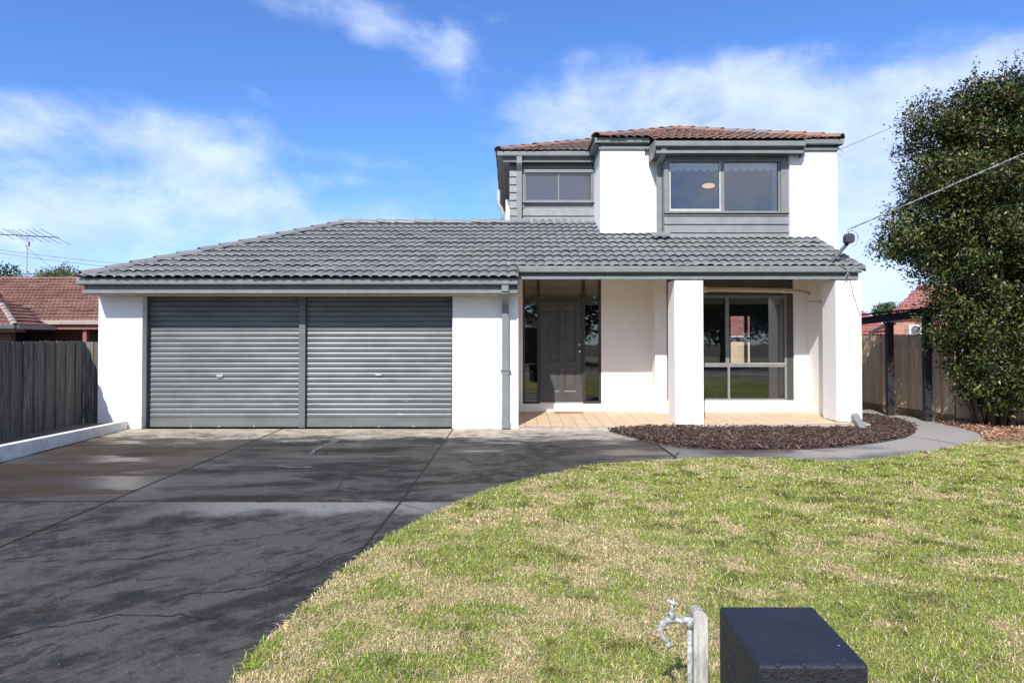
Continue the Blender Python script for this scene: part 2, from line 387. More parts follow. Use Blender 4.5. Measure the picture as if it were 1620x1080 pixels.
c = n.mix(dk, (.32,.295,.265), (.066,.063,.060)); c = n.mix(n.ss(n.noise(o, 60, 4, .7), .35, .7, 0, .4), c, (.07,.065,.06))
c = n.mix(n.math('MULTIPLY', n.ss(n.noise(o, 90, 2), .68, .73), .5), c, (.4,.38,.34))
n.put(p.inputs['Base Color'], c); n.put(p.inputs['Roughness'], n.ss(dk, 0, 1, .8, .42)); bump(n, p, n.noise(o, 60, 4), .3, .005); M['path'] = m
M['crack'] = pm('crack_dirt', (.007,.007,.006), (.013,.012,.011), 20, .95)
M['crackl'] = pm('pale_patch_mortar', (.15,.147,.14), (.085,.083,.08), 20, .9)
M['conc'] = pm('slab_concrete', (.42,.38,.33), (.30,.27,.23), 12, .85, bsc=50, bstr=.4)
M['stripc'] = pm('bed_strip_concrete', (.14,.13,.12), (.08,.075,.07), 5, .85, bsc=50, bstr=.4)
m, n, p = newmat('tan_paver'); o = n.obj(); b = n.n.new('ShaderNodeTexBrick'); n.put(b.inputs['Vector'], n.mapping(o, rot=(0,0,R(0))))
b.offset = 0; b.inputs['Scale'].default_value = 1; b.inputs['Brick Width'].default_value = .23; b.inputs['Row Height'].default_value = .23; b.inputs['Mortar Size'].default_value = .005
b.inputs['Color1'].default_value = (.60,.44,.29,1); b.inputs['Color2'].default_value = (.53,.385,.255,1); b.inputs['Mortar'].default_value = (.17,.11,.07,1)
n.put(p.inputs['Base Color'], n.mix(n.ss(n.noise(o, 8, 6, .7), .45, .75, 0, .5), b.outputs[0], (.66,.50,.36))); p.inputs['Roughness'].default_value = .75
bump(n, p, b.outputs['Fac'], -.5, .006); M['paver'] = m
m, n, p = newmat('lawn_soil'); o = n.obj()
n.put(p.inputs['Base Color'], n.mix(n.ss(n.noise(o, 2.2, 7, .65), .38, .62), (.16,.17,.06), (.30,.24,.13))); p.inputs['Roughness'].default_value = 1
bump(n, p, n.noise(o, 90, 4), 1, .02); M['soil'] = m
m, n, p = newmat('garden_soil'); o = n.obj()
n.put(p.inputs['Base Color'], n.mix(n.ss(n.noise(o, 6, 7, .65), .38, .62), (.045,.030,.022), (.11,.075,.05))); p.inputs['Roughness'].default_value = 1
bump(n, p, n.noise(o, 60, 4), 1, .03); M['bed'] = m
M['asphalt'] = pm('asphalt', (.055,.055,.058), (.04,.04,.042), 30, .9, bsc=90, bstr=.4)

# ------------------------------------------------------------------ tile roof builder
def tile_field(name, p0, u, plan_v, slope, poly, mat, parent, label=None, wave=.165, row=.32, nu=8, jit=1.0, amp=.033, lift=.037):
    """p0: world point where u=0,v=0; u: plan unit vector along eave; plan_v: plan unit vector up-slope;
    poly in plan coordinates (world x,y)."""
    u = np.array(u, float); pv = np.array(plan_v, float); p0 = np.array(p0, float)
    cs = 1/math.sqrt(1+slope*slope); sn = slope*cs
    P = np.array(poly, float); uu = (P-p0[:2])@u; qq = (P-p0[:2])@pv
    umin, umax = uu.min(), uu.max(); vmin, vmax = qq.min()/cs, qq.max()/cs
    nw = int(math.ceil((umax-umin)/wave)); nr = int(math.ceil((vmax-vmin)/row)); ncol = nw*nu
    us = umin + np.arange(ncol+1)*wave/nu
    ph = (np.arange(ncol+1) % nu)/nu
    prof = amp*(np.abs(np.sin(np.pi*ph))**.75)
    nrm = np.array([-pv[0]*sn, -pv[1]*sn, cs]); V3 = np.array([pv[0]*cs, pv[1]*cs, sn]); U3 = np.array([u[0], u[1], 0])
    verts = []; faces = []; rn = []; base = 0
    for k in range(nr):
        v0 = vmin+k*row
        tj = rng.normal(0, .005*jit, nw//2+2); hj = rng.normal(0, .003*jit, nw//2+2); tr = rng.random(nw//2+2)
        ti = np.minimum((np.arange(ncol+1)//(2*nu)), nw//2+1)
        tv, th = tj[ti], hj[ti]
        fr = [(.07, None), (.0, -1), (0, lift), (.16, lift*.55), (row+.07, -.004)]
        rows = []
        for (dv, hh) in fr:
            if hh is None: h = prof+lift-.022+th; vv = v0+dv+tv
            elif hh == -1: h = prof+lift-.015+th; vv = v0+tv+0*us
            else: h = prof+hh+th; vv = v0+dv+tv
            rows.append(p0[None, :]+us[:, None]*U3+(vv)[:, None]*V3+h[:, None]*nrm)
        A = np.stack(rows)            # 5 x (ncol+1) x 3
        cu = (us[:-1]+us[1:])/2
        idx = base+np.arange(5*(ncol+1)).reshape(5, ncol+1)
        for r_ in range(4):
            cv = v0+(.03, .03, .10, .25)[r_]
            c2 = p0[:2][None, :]+cu[:, None]*u+(cv*cs)*pv
            ok = inpoly(c2[:, 0], c2[:, 1], poly)
            q = np.stack([idx[r_, :-1], idx[r_, 1:], idx[r_+1, 1:], idx[r_+1, :-1]], 1)[ok]
            faces.append(q); rn.append(tr[ti[:-1]][ok])
        verts.append(A.reshape(-1, 3)); base += 5*(ncol+1)
    Vv = np.concatenate(verts); Ff = np.concatenate(faces); rr = np.concatenate(rn)
    used = np.unique(Ff); mp = np.full(len(Vv), -1); mp[used] = np.arange(len(used)); Vv = Vv[used]; Ff = mp[Ff]
    e = np.cross(U3, V3)
    if e[2] < 0: Ff = Ff[:, ::-1]
    me = bpy.data.meshes.new(name); me.vertices.add(len(Vv)); me.vertices.foreach_set('co', Vv.astype(np.float32).ravel())
    nf = len(Ff); me.loops.add(nf*4); me.loops.foreach_set('vertex_index', Ff.astype(np.int32).ravel())
    me.polygons.add(nf); me.polygons.foreach_set('loop_start', np.arange(0, nf*4, 4, dtype=np.int32)); me.polygons.foreach_set('loop_total', np.full(nf, 4, np.int32))
    me.update(calc_edges=True)
    a = me.attributes.new('rnd', 'FLOAT', 'FACE'); a.data.foreach_set('value', rr.astype(np.float32))
    me.materials.append(mat); o = bpy.data.objects.new(name, me); COL.objects.link(o)
    if parent: o.parent = parent
    if label: o['label'] = label
    return o
def deck(name, pts, mat, parent, th=.03):
    """thin board under a tile plane"""
    mb = MB(); n0 = (Vector(pts[1])-Vector(pts[0])).cross(Vector(pts[2])-Vector(pts[0])).normalized()
    if n0.z < 0: pts = pts[::-1]; n0 = -n0
    k = len(pts); top = [Vector(p)-n0*.002 for p in pts]; bot = [p-n0*th for p in top]
    mb.v = [tuple(p) for p in top]+[tuple(p) for p in bot]
    mb.f = [tuple(range(k)), tuple(reversed(range(k, 2*k)))]+[(i, k+i, k+(i+1)%k, (i+1)%k) for i in range(k)]
    return mb.build(name, mat, parent)
def caps(name, a, b, mat, parent, r=.125, L=.40, up=.0, flat=.66):
    a = Vector(a); b = Vector(b); t = (b-a); tot = t.length; t.normalize(); sd = t.cross(Vector((0,0,1))).normalized(); u = sd.cross(t)
    n = max(1, round(tot/L)); L = tot/n; mb = MB()
    for i in range(n):
        s0 = i*L-.02; s1 = (i+1)*L+.03; j = random.uniform(-.006,.006)
        rs = [(s0, r*1.06, up+.018+j), (s1, r*.94, up-.004+j)]
        k = 9; base = len(mb.v)
        for thick in (0, .018):
            for (s_, rr, h) in rs:
                for q in range(k):
                    th = math.pi*q/(k-1)
                    mb.v.append(tuple(a+t*s_+sd*math.cos(th)*(rr-thick)+u*(math.sin(th)*(rr-thick)*flat+h-.05+.012)))
        o0, o1, i0, i1 = base, base+k, base+2*k, base+3*k
        for q in range(k-1):
            mb.f += [(o0+q, o0+q+1, o1+q+1, o1+q), (i0+q, i1+q, i1+q+1, i0+q+1), (o0+q, i0+q, i0+q+1, o0+q+1), (o1+q, o1+q+1, i1+q+1, i1+q)]
        mb.f += [(o0, o1, i1, i0), (o0+k-1, i0+k-1, i1+k-1, o1+k-1)]
    o = mb.build(name, mat, parent)
    at = o.data.attributes.new('rnd', 'FLOAT', 'FACE'); per = len(o.data.polygons)//n
    at.data.foreach_set('value', np.repeat(rng.random(n), per)[:len(o.data.polygons)].astype(np.float32) if per*n == len(o.data.polygons) else rng.random(len(o.data.polygons)).astype(np.float32))
    return o
def wall_holes(mb, x0, x1, z0, z1, y, th, holes):
    """wall in the XZ plane, front face at y, thickness th backwards, rectangular holes (x0,x1,z0,z1)"""
    xs = sorted({x0, x1, *[h[0] for h in holes], *[h[1] for h in holes]}); zs = sorted({z0, z1, *[h[2] for h in holes], *[h[3] for h in holes]})
    xs = [v for v in xs if x0 <= v <= x1]; zs = [v for v in zs if z0 <= v <= z1]
    inh = lambda x, z: any(h[0] < x < h[1] and h[2] < z < h[3] for h in holes)
    for i in range(len(xs)-1):
        for j in range(len(zs)-1):
            a, b, c, d_ = xs[i], xs[i+1], zs[j], zs[j+1]
            if inh((a+b)/2, (c+d_)/2): continue
            mb.face([(a,y,c),(b,y,c),(b,y,d_),(a,y,d_)]); mb.face([(b,y+th,c),(a,y+th,c),(a,y+th,d_),(b,y+th,d_)])
    for h in holes:
        a, b, c, d_ = max(h[0],x0), min(h[1],x1), max(h[2],z0), min(h[3],z1)
        mb.face([(a,y,c),(a,y,d_),(a,y+th,d_),(a,y+th,c)]); mb.face([(b,y,c),(b,y+th,c),(b,y+th,d_),(b,y,d_)])
        mb.face([(a,y,c),(a,y+th,c),(b,y+th,c),(b,y,c)]); mb.face([(a,y,d_),(b,y,d_),(b,y+th,d_),(a,y+th,d_)])
    mb.face([(x0,y,z0),(x0,y,z1),(x0,y+th,z1),(x0,y+th,z0)]); mb.face([(x1,y,z0),(x1,y+th,z0),(x1,y+th,z1),(x1,y,z1)])
    mb.face([(x0,y,z1),(x1,y,z1),(x1,y+th,z1),(x0,y+th,z1)]); mb.face([(x0,y,z0),(x0,y+th,z0),(x1,y+th,z0),(x1,y,z0)])
    return mb

# ================================================================== SETTING
gr = MB(); gr.face([(-300,-300,-.035),(300,-300,-.035),(300,300,-.035),(-300,300,-.035)]); tag(gr.build('ground', M['bed']), kind='structure')
dr = MB()
XD0, XD1 = -6.72, 2.16
dr.face([(XD0,-2.6,0),(XD1,-2.6,0),(XD1,12.3,0),(XD0,12.3,0)])
dr.face([(XD0,-2.6,-.03),(XD0,-2.6,0),(XD0,12.3,0),(XD0,12.3,-.03)])
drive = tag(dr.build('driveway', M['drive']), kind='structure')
# joints and cracks: thin sunken-looking lines of dirt lying in the concrete
jm = MB()
def strip(mb, pts, wd, z):
    for (a, b) in zip(pts[:-1], pts[1:]):
        a = Vector((*a, 0)); b = Vector((*b, 0)); s_ = (b-a).cross(Vector((0,0,1))).normalized()*wd/2
        mb.face([(a.x-s_.x,a.y-s_.y,z),(b.x-s_.x,b.y-s_.y,z),(b.x+s_.x,b.y+s_.y,z),(a.x+s_.x,a.y+s_.y,z)])
def wob(pts, amp, seg=.12):
    out = []
    for (a, b) in zip(pts[:-1], pts[1:]):
        L = math.hypot(b[0]-a[0], b[1]-a[1]); n_ = max(1, int(L/seg))
        for i in range(n_):
            t = i/n_; out.append((a[0]+(b[0]-a[0])*t+random.uniform(-amp,amp), a[1]+(b[1]-a[1])*t+random.uniform(-amp,amp)))
    out.append(pts[-1]); return out
strip(jm, [(-4.02,12.0),(-3.9,8.0),(-3.78,4.0),(-3.7,-2.5)], .022, .004)
strip(jm, wob([(-6.7,6.55),(-4.2,6.56),(-1.05,6.60),(.2,6.62)], .004, .5), .020, .0041)
strip(jm, [(-1.03,11.98),(-1.06,6.6),(-1.12,4.6),(-1.15,1.0)], .020, .0042)
tag(jm.build('driveway_joint', M['crack']), kind='structure')
cm = MB()
for pts, wd in [([g(300,938),g(420,925),g(560,868),g(640,838),g(720,812)], .010), ([g(0,1008),g(80,990),g(180,972),g(235,968),g(330,972),g(360,985)], .011),
                ([g(500,735),g(580,735),g(640,740),g(690,735)], .010), ([g(700,712),g(730,722),g(760,738)], .012), ([g(505,790),g(535,770),g(560,745)], .010),
                ([g(120,885),g(230,880),g(330,862),g(520,828),g(560,822)], .009)]:
    q = wob(pts, .028, .07)
    for i in range(len(q)-1): strip(cm, q[i:i+2], wd*random.uniform(.5,1.3), .0035+.0001*(i % 3))
tag(cm.build('driveway_crack', M['crack']), kind='structure')
lm = MB()
for pts, wd in [([g(488,719),g(505,708),g(540,694)], .05), ([g(440,736),g(465,738),g(495,738)], .07), ([g(540,789.5),g(575,789.5),g(610,792),g(650,799),g(682,807)], .05)]:
    q = wob(pts, .02, .09)
    for i in range(len(q)-1):
        strip(lm, q[i:i+2], wd*random.uniform(.35, 1.1), .0030+.0001*(i % 3))
tag(lm.build('driveway_patch', M['crackl']), kind='structure')

# garden path round the mulch bed
path_poly = [g(1002,676),(2.16,12.2),(2.16,9.0),g(1045,738),g(1250,745),g(1400,742),g(1500,722),g(1545,706),g(1558,697),g(1553,689),g(1538,682),g(1510,673),g(1470,665),g(1420,656),g(1380,650),(7.2,16.5),(6.5,16.5),(6.5,12.2)]
path_poly = path_poly[1:]
tag(MB().prism(path_poly, -.034, .006).build('garden_path', M['path']), kind='structure')
pj = MB(); strip(pj, [g(1395,684),g(1465,694),g(1520,704)], .016, .0095); strip(pj, wob([g(1075,716),g(1068,722),g(1060,728)], .02), .02, .0095); strip(pj, [(2.16,12.0),(2.16,8.8)], .02, .0096)
tag(pj.build('path_joint', M['crack']), kind='structure')

# lawn
lawn_edge = [g(*q) for q in [(378,1078),(405,1040),(440,1005),(500,948),(560,893),(625,848),(700,808),(780,776),(860,754),(950,737),(1050,729),(1170,725),(1230,727),(1300,731),(1345,732),(1400,727),(1470,716),(1520,706),(1553,698)]]
lawn_poly = [(-.95,-2.4)]+[(-1.05,1.2)]+lawn_edge+[g(1600,695),(10.2,10.0),(14,9.5),(14,-2.4)]
tag(MB().prism(lawn_poly, -.03, .014).build('lawn', M['soil']), kind='structure')
# footpath, verge, kerb and street behind the camera (seen only in the window glass)
tag(MB().box(-40,40,-4.4,-2.9,-.03,.004).build('footpath', M['path']), kind='structure')
tag(MB().box(-40,40,-7.0,-4.4,-.03,-.004).build('verge', M['soil']), kind='structure')
tag(MB().box(-40,40,-7.15,-7.0,-.2,.0).build('kerb', M['conc']), kind='structure')
tag(MB().box(-80,80,-14.5,-7.15,-.2,-.032).build('road', M['asphalt']), kind='structure')
tag(MB().box(-80,80,-40,-14.5,-.2,.0).build('far_verge', M['soil']), kind='structure')

# grass blades
def blades(N, xr, yr, hgt, wd, dens_fn=None):
    x = rng.uniform(*xr, N); y = rng.uniform(*yr, N)
    ok = inpoly(x, y, lawn_poly); x = x[ok]; y = y[ok]
    return x, y
def make_grass():
    X = []; Y = []; HH = []; WW = []
    for (y0, y1, den, h, w_) in [(1.2,2.6,500,.040,.005),(2.6,4.2,13000,.026,.0036),(4.2,5.6,9500,.027,.0046),(5.6,7.2,6500,.027,.0062),(7.2,10.2,4200,.027,.0085)]:
        x0 = -2.4; x1 = min(14, y1*.80+.6) if y1 > 2.7 else 4
        N = int((x1-x0)*(y1-y0)*den); x = rng.uniform(x0, x1, N); y = rng.uniform(y0, y1, N)
        ok = inpoly(x, y, lawn_poly); X.append(x[ok]); Y.append(y[ok]); HH.append(np.full(ok.sum(), h)); WW.append(np.full(ok.sum(), w_))
    for (x0, x1, y0, y1) in ((3.96,9,2.6,4.2),(5.08,9.5,4.2,5.6),(6.36,10.5,5.6,7.2),(8.76,12,7.2,9.8),(-1.2,8.5,1.0,2.6)):     # lawn beyond the frame edge, thinner
        N = int((x1-x0)*(y1-y0)*2600); x = rng.uniform(x0, x1, N); y = rng.uniform(y0, y1, N); ok = inpoly(x, y, lawn_poly)
        X.append(x[ok]); Y.append(y[ok]); HH.append(np.full(ok.sum(), .028)); WW.append(np.full(ok.sum(), .0085))
    # ragged fringe hanging over the lawn's edge
    E = np.array(lawn_edge); seg = np.linalg.norm(E[1:]-E[:-1], axis=1)
    for i in range(len(seg)):
        N = int(seg[i]*420); t = rng.random(N); q = E[i]+(E[i+1]-E[i])*t[:, None]; q = q+rng.normal(0, .022, q.shape)
        X.append(q[:, 0]); Y.append(q[:, 1]); HH.append(np.full(N, .030)); WW.append(np.full(N, .006))
    x = np.concatenate(X); y = np.concatenate(Y); h = np.concatenate(HH); w_ = np.concatenate(WW); n_ = len(x)
    dry = fbm(x, y, 1.1, 4)*.45+fbm(x+31, y+9, 4.6, 3)*.55             # large dry patches
    dry = np.clip((dry-.49)/.12, 0, 1)
    tuft = np.clip((fbm(x+5, y+50, 6.5, 2)-.62)/.12, 0, 1)
    h = h*(.55+.8*rng.random(n_))*(1+.7*tuft)*(1-.32*dry)
    a = rng.uniform(0, 2*math.pi, n_); lean = rng.uniform(.4, 2.2, n_)+.4*dry
    dirx, diry = np.cos(a), np.sin(a); b = a+math.pi/2+rng.normal(0, .5, n_); wx, wy = np.cos(b)*w_/2, np.sin(b)*w_/2
    P0 = np.stack([x-wx, y-wy, np.full(n_, .008)], 1); P1 = np.stack([x+wx, y+wy, np.full(n_, .008)], 1)
    mx_, my_ = x+dirx*lean*h*.38, y+diry*lean*h*.38; mz = .012+h*.62
    P2 = np.stack([mx_+wx*.8, my_+wy*.8, mz], 1); P3 = np.stack([mx_-wx*.8, my_-wy*.8, mz], 1)
    tx, ty = x+dirx*lean*h, y+diry*lean*h; tz = .012+h*np.clip(1.05-.35*lean, .35, 1)
    P4 = np.stack([tx+wx*.15, ty+wy*.15, tz], 1); P5 = np.stack([tx-wx*.15, ty-wy*.15, tz], 1)
    V = np.stack([P0,P1,P2,P3,P4,P5], 1).reshape(-1, 3)
    i0 = np.arange(n_)*6; Fc = np.concatenate([np.stack([i0,i0+1,i0+2,i0+3],1), np.stack([i0+3,i0+2,i0+4,i0+5],1)])
    r = rng.random(n_)[:, None]; isdry = (rng.random(n_) < .22+.58*dry)[:, None]
    green = np.array([.155,.23,.040])*(1-r)+np.array([.43,.50,.090])*r
    green = green*(1-.45*tuft[:, None])
    straw = np.array([.42,.31,.17])*(1-r)+np.array([.92,.77,.53])*r
    c = np.where(isdry, straw, green)*(.92+.34*rng.random((n_, 1)))
    c = np.repeat(c, 6, axis=0)
    o = mesh_np('grass', V, Fc, M['grass'], col=c); tag(o, 'patchy green and straw coloured lawn grass in front of the house', 'grass', kind='stuff')
make_grass()

# loose chips
def chips(name, poly, N, cols, size, z0, label, cat, flat=.35, hz=.03, long=2.2):
    P = np.array(poly); x = rng.uniform(P[:,0].min(), P[:,0].max(), N); y = rng.uniform(P[:,1].min(), P[:,1].max(), N)
    ok = inpoly(x, y, poly); x = x[ok]; y = y[ok]; n_ = len(x); x = x+rng.normal(0,.03,n_); y = y+rng.normal(0,.03,n_)
    a = rng.uniform(0, 2*math.pi, n_); tl = rng.normal(0, .35, n_); L = size*(.3+1.1*rng.random(n_)**2)*long/2; Wd = size*(.3+.7*rng.random(n_))*.45; T = Wd*flat
    u = np.stack([np.cos(a)*np.cos(tl), np.sin(a)*np.cos(tl), np.sin(tl)], 1); v = np.stack([-np.sin(a), np.cos(a), rng.normal(0,.3,n_)], 1); v /= np.linalg.norm(v, axis=1)[:, None]
    wn = np.cross(u, v); z = z0+rng.random(n_)*hz+fbm(x, y, 2.5, 3)*hz
    C = np.stack([x, y, z], 1); V = []
    for sz in (-1, 1):
        for (su, sv) in ((-1,-.8),(1,-1),(.85,1),(-.9,.75)): V.append(C+u*(su*L)[:, None]+v*(sv*Wd)[:, None]+wn*(sz*T)[:, None])
    V = np.stack(V, 1).reshape(-1, 3); i0 = np.arange(n_)*8
    Fc = np.concatenate([np.stack([i0+k for k in q], 1) for q in ((3,2,1,0),(4,5,6,7),(0,1,5,4),(1,2,6,5),(2,3,7,6),(3,0,4,7))])
    cols = np.array(cols); c = cols[rng.integers(0, len(cols), n_)]*(.7+.6*rng.random((n_, 1))); c = np.repeat(c, 8, axis=0)
    return tag(mesh_np(name, V, Fc, M['chip'], col=c), label, cat, kind='stuff')
bed_poly = [g(*q) for q in [(963,682),(1000,692),(1030,701),(1080,709),(1150,713),(1230,713),(1310,709),(1380,702),(1430,693),(1447,684),(1444,675),(1420,666),(1385,659)]]+[(6.9,14.5),(6.25,14.5),(6.25,12.0),(2.4,12.0)]
tag(MB().prism(bed_poly, -.03, .022).build('mulch_soil', M['bed']), kind='structure')
chips('mulch', bed_poly, 26000, [(.075,.045,.036),(.048,.032,.028),(.11,.066,.05),(.16,.105,.08),(.035,.026,.024)], .034, .022, 'dark brown bark mulch in the curved bed before the porch', 'mulch', hz=.035)
lit_poly = [g(1470,666),g(1512,675),g(1545,684),g(1556,691),g(1562,698),g(1600,697),(10.2,10.0),(11.5,10.4),(11.5,12.6),(8.5,12.9)]
chips('leaf_litter', lit_poly, 15000, [(.38,.19,.11),(.30,.15,.09),(.50,.33,.21),(.17,.10,.07),(.46,.27,.16)], .045, -.03, 'orange brown fallen leaves and bark under the evergreen tree', 'leaf litter', flat=.08, hz=.05, long=2.6)
fs_poly = [g(1366,647),g(1420,657),g(1470,666),(8.4,12.95),(8.15,15.7),(7.95,15.7)]
chips('fence_litter', fs_poly, 1800, [(.40,.30,.2),(.26,.17,.11),(.14,.09,.06)], .04, -.03, 'dry twigs and leaves between the path and the paling fence', 'leaf litter', flat=.1, hz=.02, long=2.6)

# ================================================================== HOUSE
house = empty('house', (0,0,0)); tag(house, 'two storey white rendered house with grey trim, double garage and grey tiled roof', 'house')
A = lambda z: z+H
SL = .42; YE1 = 11.44; YE2 = 12.0; ZR = A(1.30)         # lower roof: z at Y=12
XL = -7.30; XR = 6.14; YRDG = 15.05; ZRDG = ZR+SL*(YRDG-12.0)
zroof = lambda y: ZR+SL*(y-12.0)
ZG = zroof(YE1)
# ---- lower walls
ww = MB()
wall_holes(ww, -7.27, .11, 0.002, 2.50, 12.0, .20, [(-6.50,-1.045,-1,2.335)])
ww.build('garage_wall', M['white'], house)
MB().box(-7.27,-7.07,12.203,21,0,2.4).build('side_wall', M['white'], house)
MB().box(-.09,.11,12.203,13.997,.002,2.95).build('porch_side_wall', M['cream'], house)
mw = MB()
DX0, DX1, DZ0 = .22, 1.83, .255
wall_holes(mw, .11, 2.852, .03, 2.98, 14.0, .2, [(DX0, DX1, DZ0, 2.99)])
mw.box(2.852,2.95,13.802,14.0,.03,2.98)
wx0, wx1, wz0 = 3.08, 5.62, .345
mw.build('entry_wall', M['porchw'], house)
mw = MB(); wall_holes(mw, 2.852, 5.90, .03, 2.98, 13.6, .2, [(wx0, wx1, wz0, 2.99)])
mw.build('living_room_wall', M['porchw'], house)
MB().box(5.90,6.17,12.641,13.80,.03,2.98).build('porch_wing_wall', M['white'], house)
# body walls behind (right side, back)
MB().box(6.39,6.59,14.06,18.35,0,A(3.93)).box(6.39,6.59,18.351,21.9,2.7,A(3.93)).build('side_wall', M['white'], house)
MB().box(-7.07,5.0,21.3,21.5,0,2.4).build('rear_wall', M['white'], house)
# porch slab with pavers
zf = lambda x, y: .048+.025*(y-12)+.019*max(0, x-3)
slab = [(.11,11.93),(3.0,11.93),(6.25,11.93),(6.25,13.6),(3.0,14.0),(.11,14.0)]
MB().prism([(.112,11.96),(3.0,11.96),(6.22,11.96),(6.22,13.62),(3.0,13.999),(.112,13.999)], lambda x,y: zf(x,y)-.12, zf).build('porch_paving', M['paver'], house)
MB().prism([(.112,11.80),(2.0,11.80),(6.24,11.90),(6.24,11.958),(.112,11.958)], -.02, lambda x,y: zf(x,12)-.012).build('porch_slab_edge', M['conc'], house)
for (xa, xb) in ((2.885,3.395),(5.745,6.20)):
    p_ = MB(); zb = zf(xa, 12.1)+.014; e = .018
    n0 = [(xa,12.1),(xb+ (0 if xa<4 else .0),12.1),(xb,12.64),(xa,12.64)]
    p_.prism(n0, zb, A(1.098)); p_.build('porch_pier', M['white'], house, bevel=.012)
# porch ceiling
MB().box(.11,6.14,12.45,14.2,2.985,3.02).build('porch_ceiling', M['cream'], house)
# ---- garage doors
def roller(x0, x1, y, z0, z1, scuffs):
    prof = []; z = z0+.155; pit = .0905
    pts = [(y-.012, z0), (y-.012, z0+.145), (y+.004, z0+.150)]
    while z < z1:
        for t, dd in ((0,.007),(.10,-.006),(.26,-.011),(.5,-.0125),(.72,-.0115),(.88,-.006),(.94,.008)): pts.append((y+dd, z+t*pit))
        z += pit
    mb = MB(); n_ = len(pts)
    for x in (x0, x1):
        for (yy, zz) in pts: mb.v.append((x, yy, zz))
    for i in range(n_-1): mb.f.append((i, n_+i, n_+i+1, i+1))
    return mb
m, n, p = newmat('roller_door_paint'); o = n.obj(); x, y, z = n.sep(o)
c = n.mix(n.ss(n.noise(n.mapping(o, sc=(1,1,3)), 1.6, 6, .6), .35, .65), (.135,.15,.157), (.10,.115,.122))
sm = n.math('MULTIPLY', n.ss(n.noise(n.mapping(o, sc=(1.2,1,2.2)), 3.1, 6, .75), .60, .72), n.ss(z, 1.0, .5))
c = n.mix(n.math('MULTIPLY', sm, .45), c, (.42,.42,.38)); c = n.mix(n.math('MULTIPLY', n.ss(z, .25, 0), .35), c, (.26,.24,.20))
n.put(p.inputs['Base Color'], c); p.inputs['Roughness'].default_value = .40; p.inputs['Metallic'].default_value = .1; p.inputs['Specular IOR Level'].default_value = .4; M['roller'] = m
for (xa, xb, hx) in ((-6.47,-3.79,(349,594)),(-3.665,-1.05,(600,592))):
    gd = roller(xa, xb, 12.20, .012, 2.42, None).build('garage_door', M['roller'], house)
    hxw = px(hx[0], 12.2); hz_ = pz(hx[1], 12.2)
    hb = MB(); hb.box(hxw-.06,hxw+.06,12.168,12.186,hz_-.015,hz_+.022); hb.tube([(hxw-.045,12.17,hz_-.0),(hxw-.045,12.148,hz_-.015),(hxw+.045,12.148,hz_-.015),(hxw+.045,12.17,hz_)], .006, 8)
    hb.build('handle', M['gal'], gd, bevel=.003)
    bt = MB(); 
    for q in (-.5,.0,.62): MB().box(hxw+q-.012,hxw+q+.012,12.17,12.186,.01,.028).build('door_stop', M['alu'], gd)
cmx = MB(); cmx.box(-3.785,-3.67,12.12,12.29,.002,2.40); cmx.build('garage_mullion', pm('garage_post_paint',(.115,.13,.14),(.10,.112,.12),4,.5), house, bevel=.004)
for q in ((-6.52,-6.472),(-1.075,-1.04)): MB().box(q[0],q[1],12.15,12.24,.003,2.40).build('door_track', M['grey_d'], house)
MB().box(-6.8,-.8,12.32,12.40,0,2.45).build('garage_backing', M['grey_d'], house)
# ---- eaves, gutters
def gutter(mb, x0, x1, yl, zt, w_=.115, h=.105):
    """quad gutter: rolled front lip, front face, bottom, back; hollow"""
    prof = [(yl,zt-.012),(yl+.006,zt),(yl+.016,zt-.002),(yl+.016,zt-.016),(yl+.010,zt-.03),(yl+.012,zt-h+.014),(yl+.022,zt-h+.006),(yl+w_,zt-h+.006),(yl+w_,zt),(yl+w_+.006,zt),(yl+w_+.006,zt-h-.002),(yl+.016,zt-h-.002),(yl+.002,zt-h+.012),(yl-.001,zt-.03)]
    mb.extr([(a, b) for a, b in prof][::-1], x0, x1)
def gutter_y(mb, y0, y1, xl, zt, sgn=1, w_=.115, h=.105):
    prof = [(xl,zt),(xl+sgn*.014,zt),(xl+sgn*.012,zt-h+.014),(xl+sgn*.022,zt-h+.006),(xl+sgn*w_,zt-h+.006),(xl+sgn*w_,zt),(xl+sgn*(w_+.006),zt),(xl+sgn*(w_+.006),zt-h-.002),(xl+sgn*.016,zt-h-.002),(xl+sgn*.002,zt-h+.012)]
    mb.extr(prof[::-1], y0, y1, 'y')
GZ1 = A(1.062); yl = 11.47
gm = MB(); gutter(gm, XL-.03, .10, yl, GZ1); gm.build('gutter', M['grey'], house)
fb = MB(); fb.box(XL+.03,.095,yl+.125,yl+.145,A(.805),GZ1+.01); fb.box(XL+.02,.098,yl+.075,yl+.124,A(.815),A(.872)); fb.build('fascia', M['grey'], house, bevel=.003)
MB().box(XL+.02,XL+.04,yl+.14,18.0,A(.83),GZ1-.01).build('fascia', M['grey'], house)
gs = MB(); gutter_y(gs, yl+.02, 18.3, XL-.03, GZ1-.003); 
# side gutter sits against the side wall
gs.build('gutter', M['grey'], house)
MB().box(XL+.02,.09,yl+.145,11.999,A(.812),A(.83)).build('soffit', M['cream'], house)
MB().box(-6.9,-.6,11.985,11.998,A(.79),A(.811)).build('soffit_bead', M['cream'], house)
GZ2 = A(1.325); y2 = 11.985
gm = MB(); gutter(gm, .105, 6.16, y2, GZ2, h=.11); gm.build('gutter', M['grey'], house)
fb = MB(); fb.box(.11,6.13,y2+.125,y2+.15,A(1.115),GZ2+.01); fb.box(.11,6.13,y2+.085,y2+.124,A(1.10),A(1.155)); fb.build('fascia', M['grey'], house, bevel=.003)
MB().extr([(y2+.16,A(1.12)),(y2+.16,2.83),(12.45,2.985),(12.47,2.985),(y2+.20,2.82),(y2+.20,A(1.12))],.11,5.9).build('porch_beam', M['cream'], house)
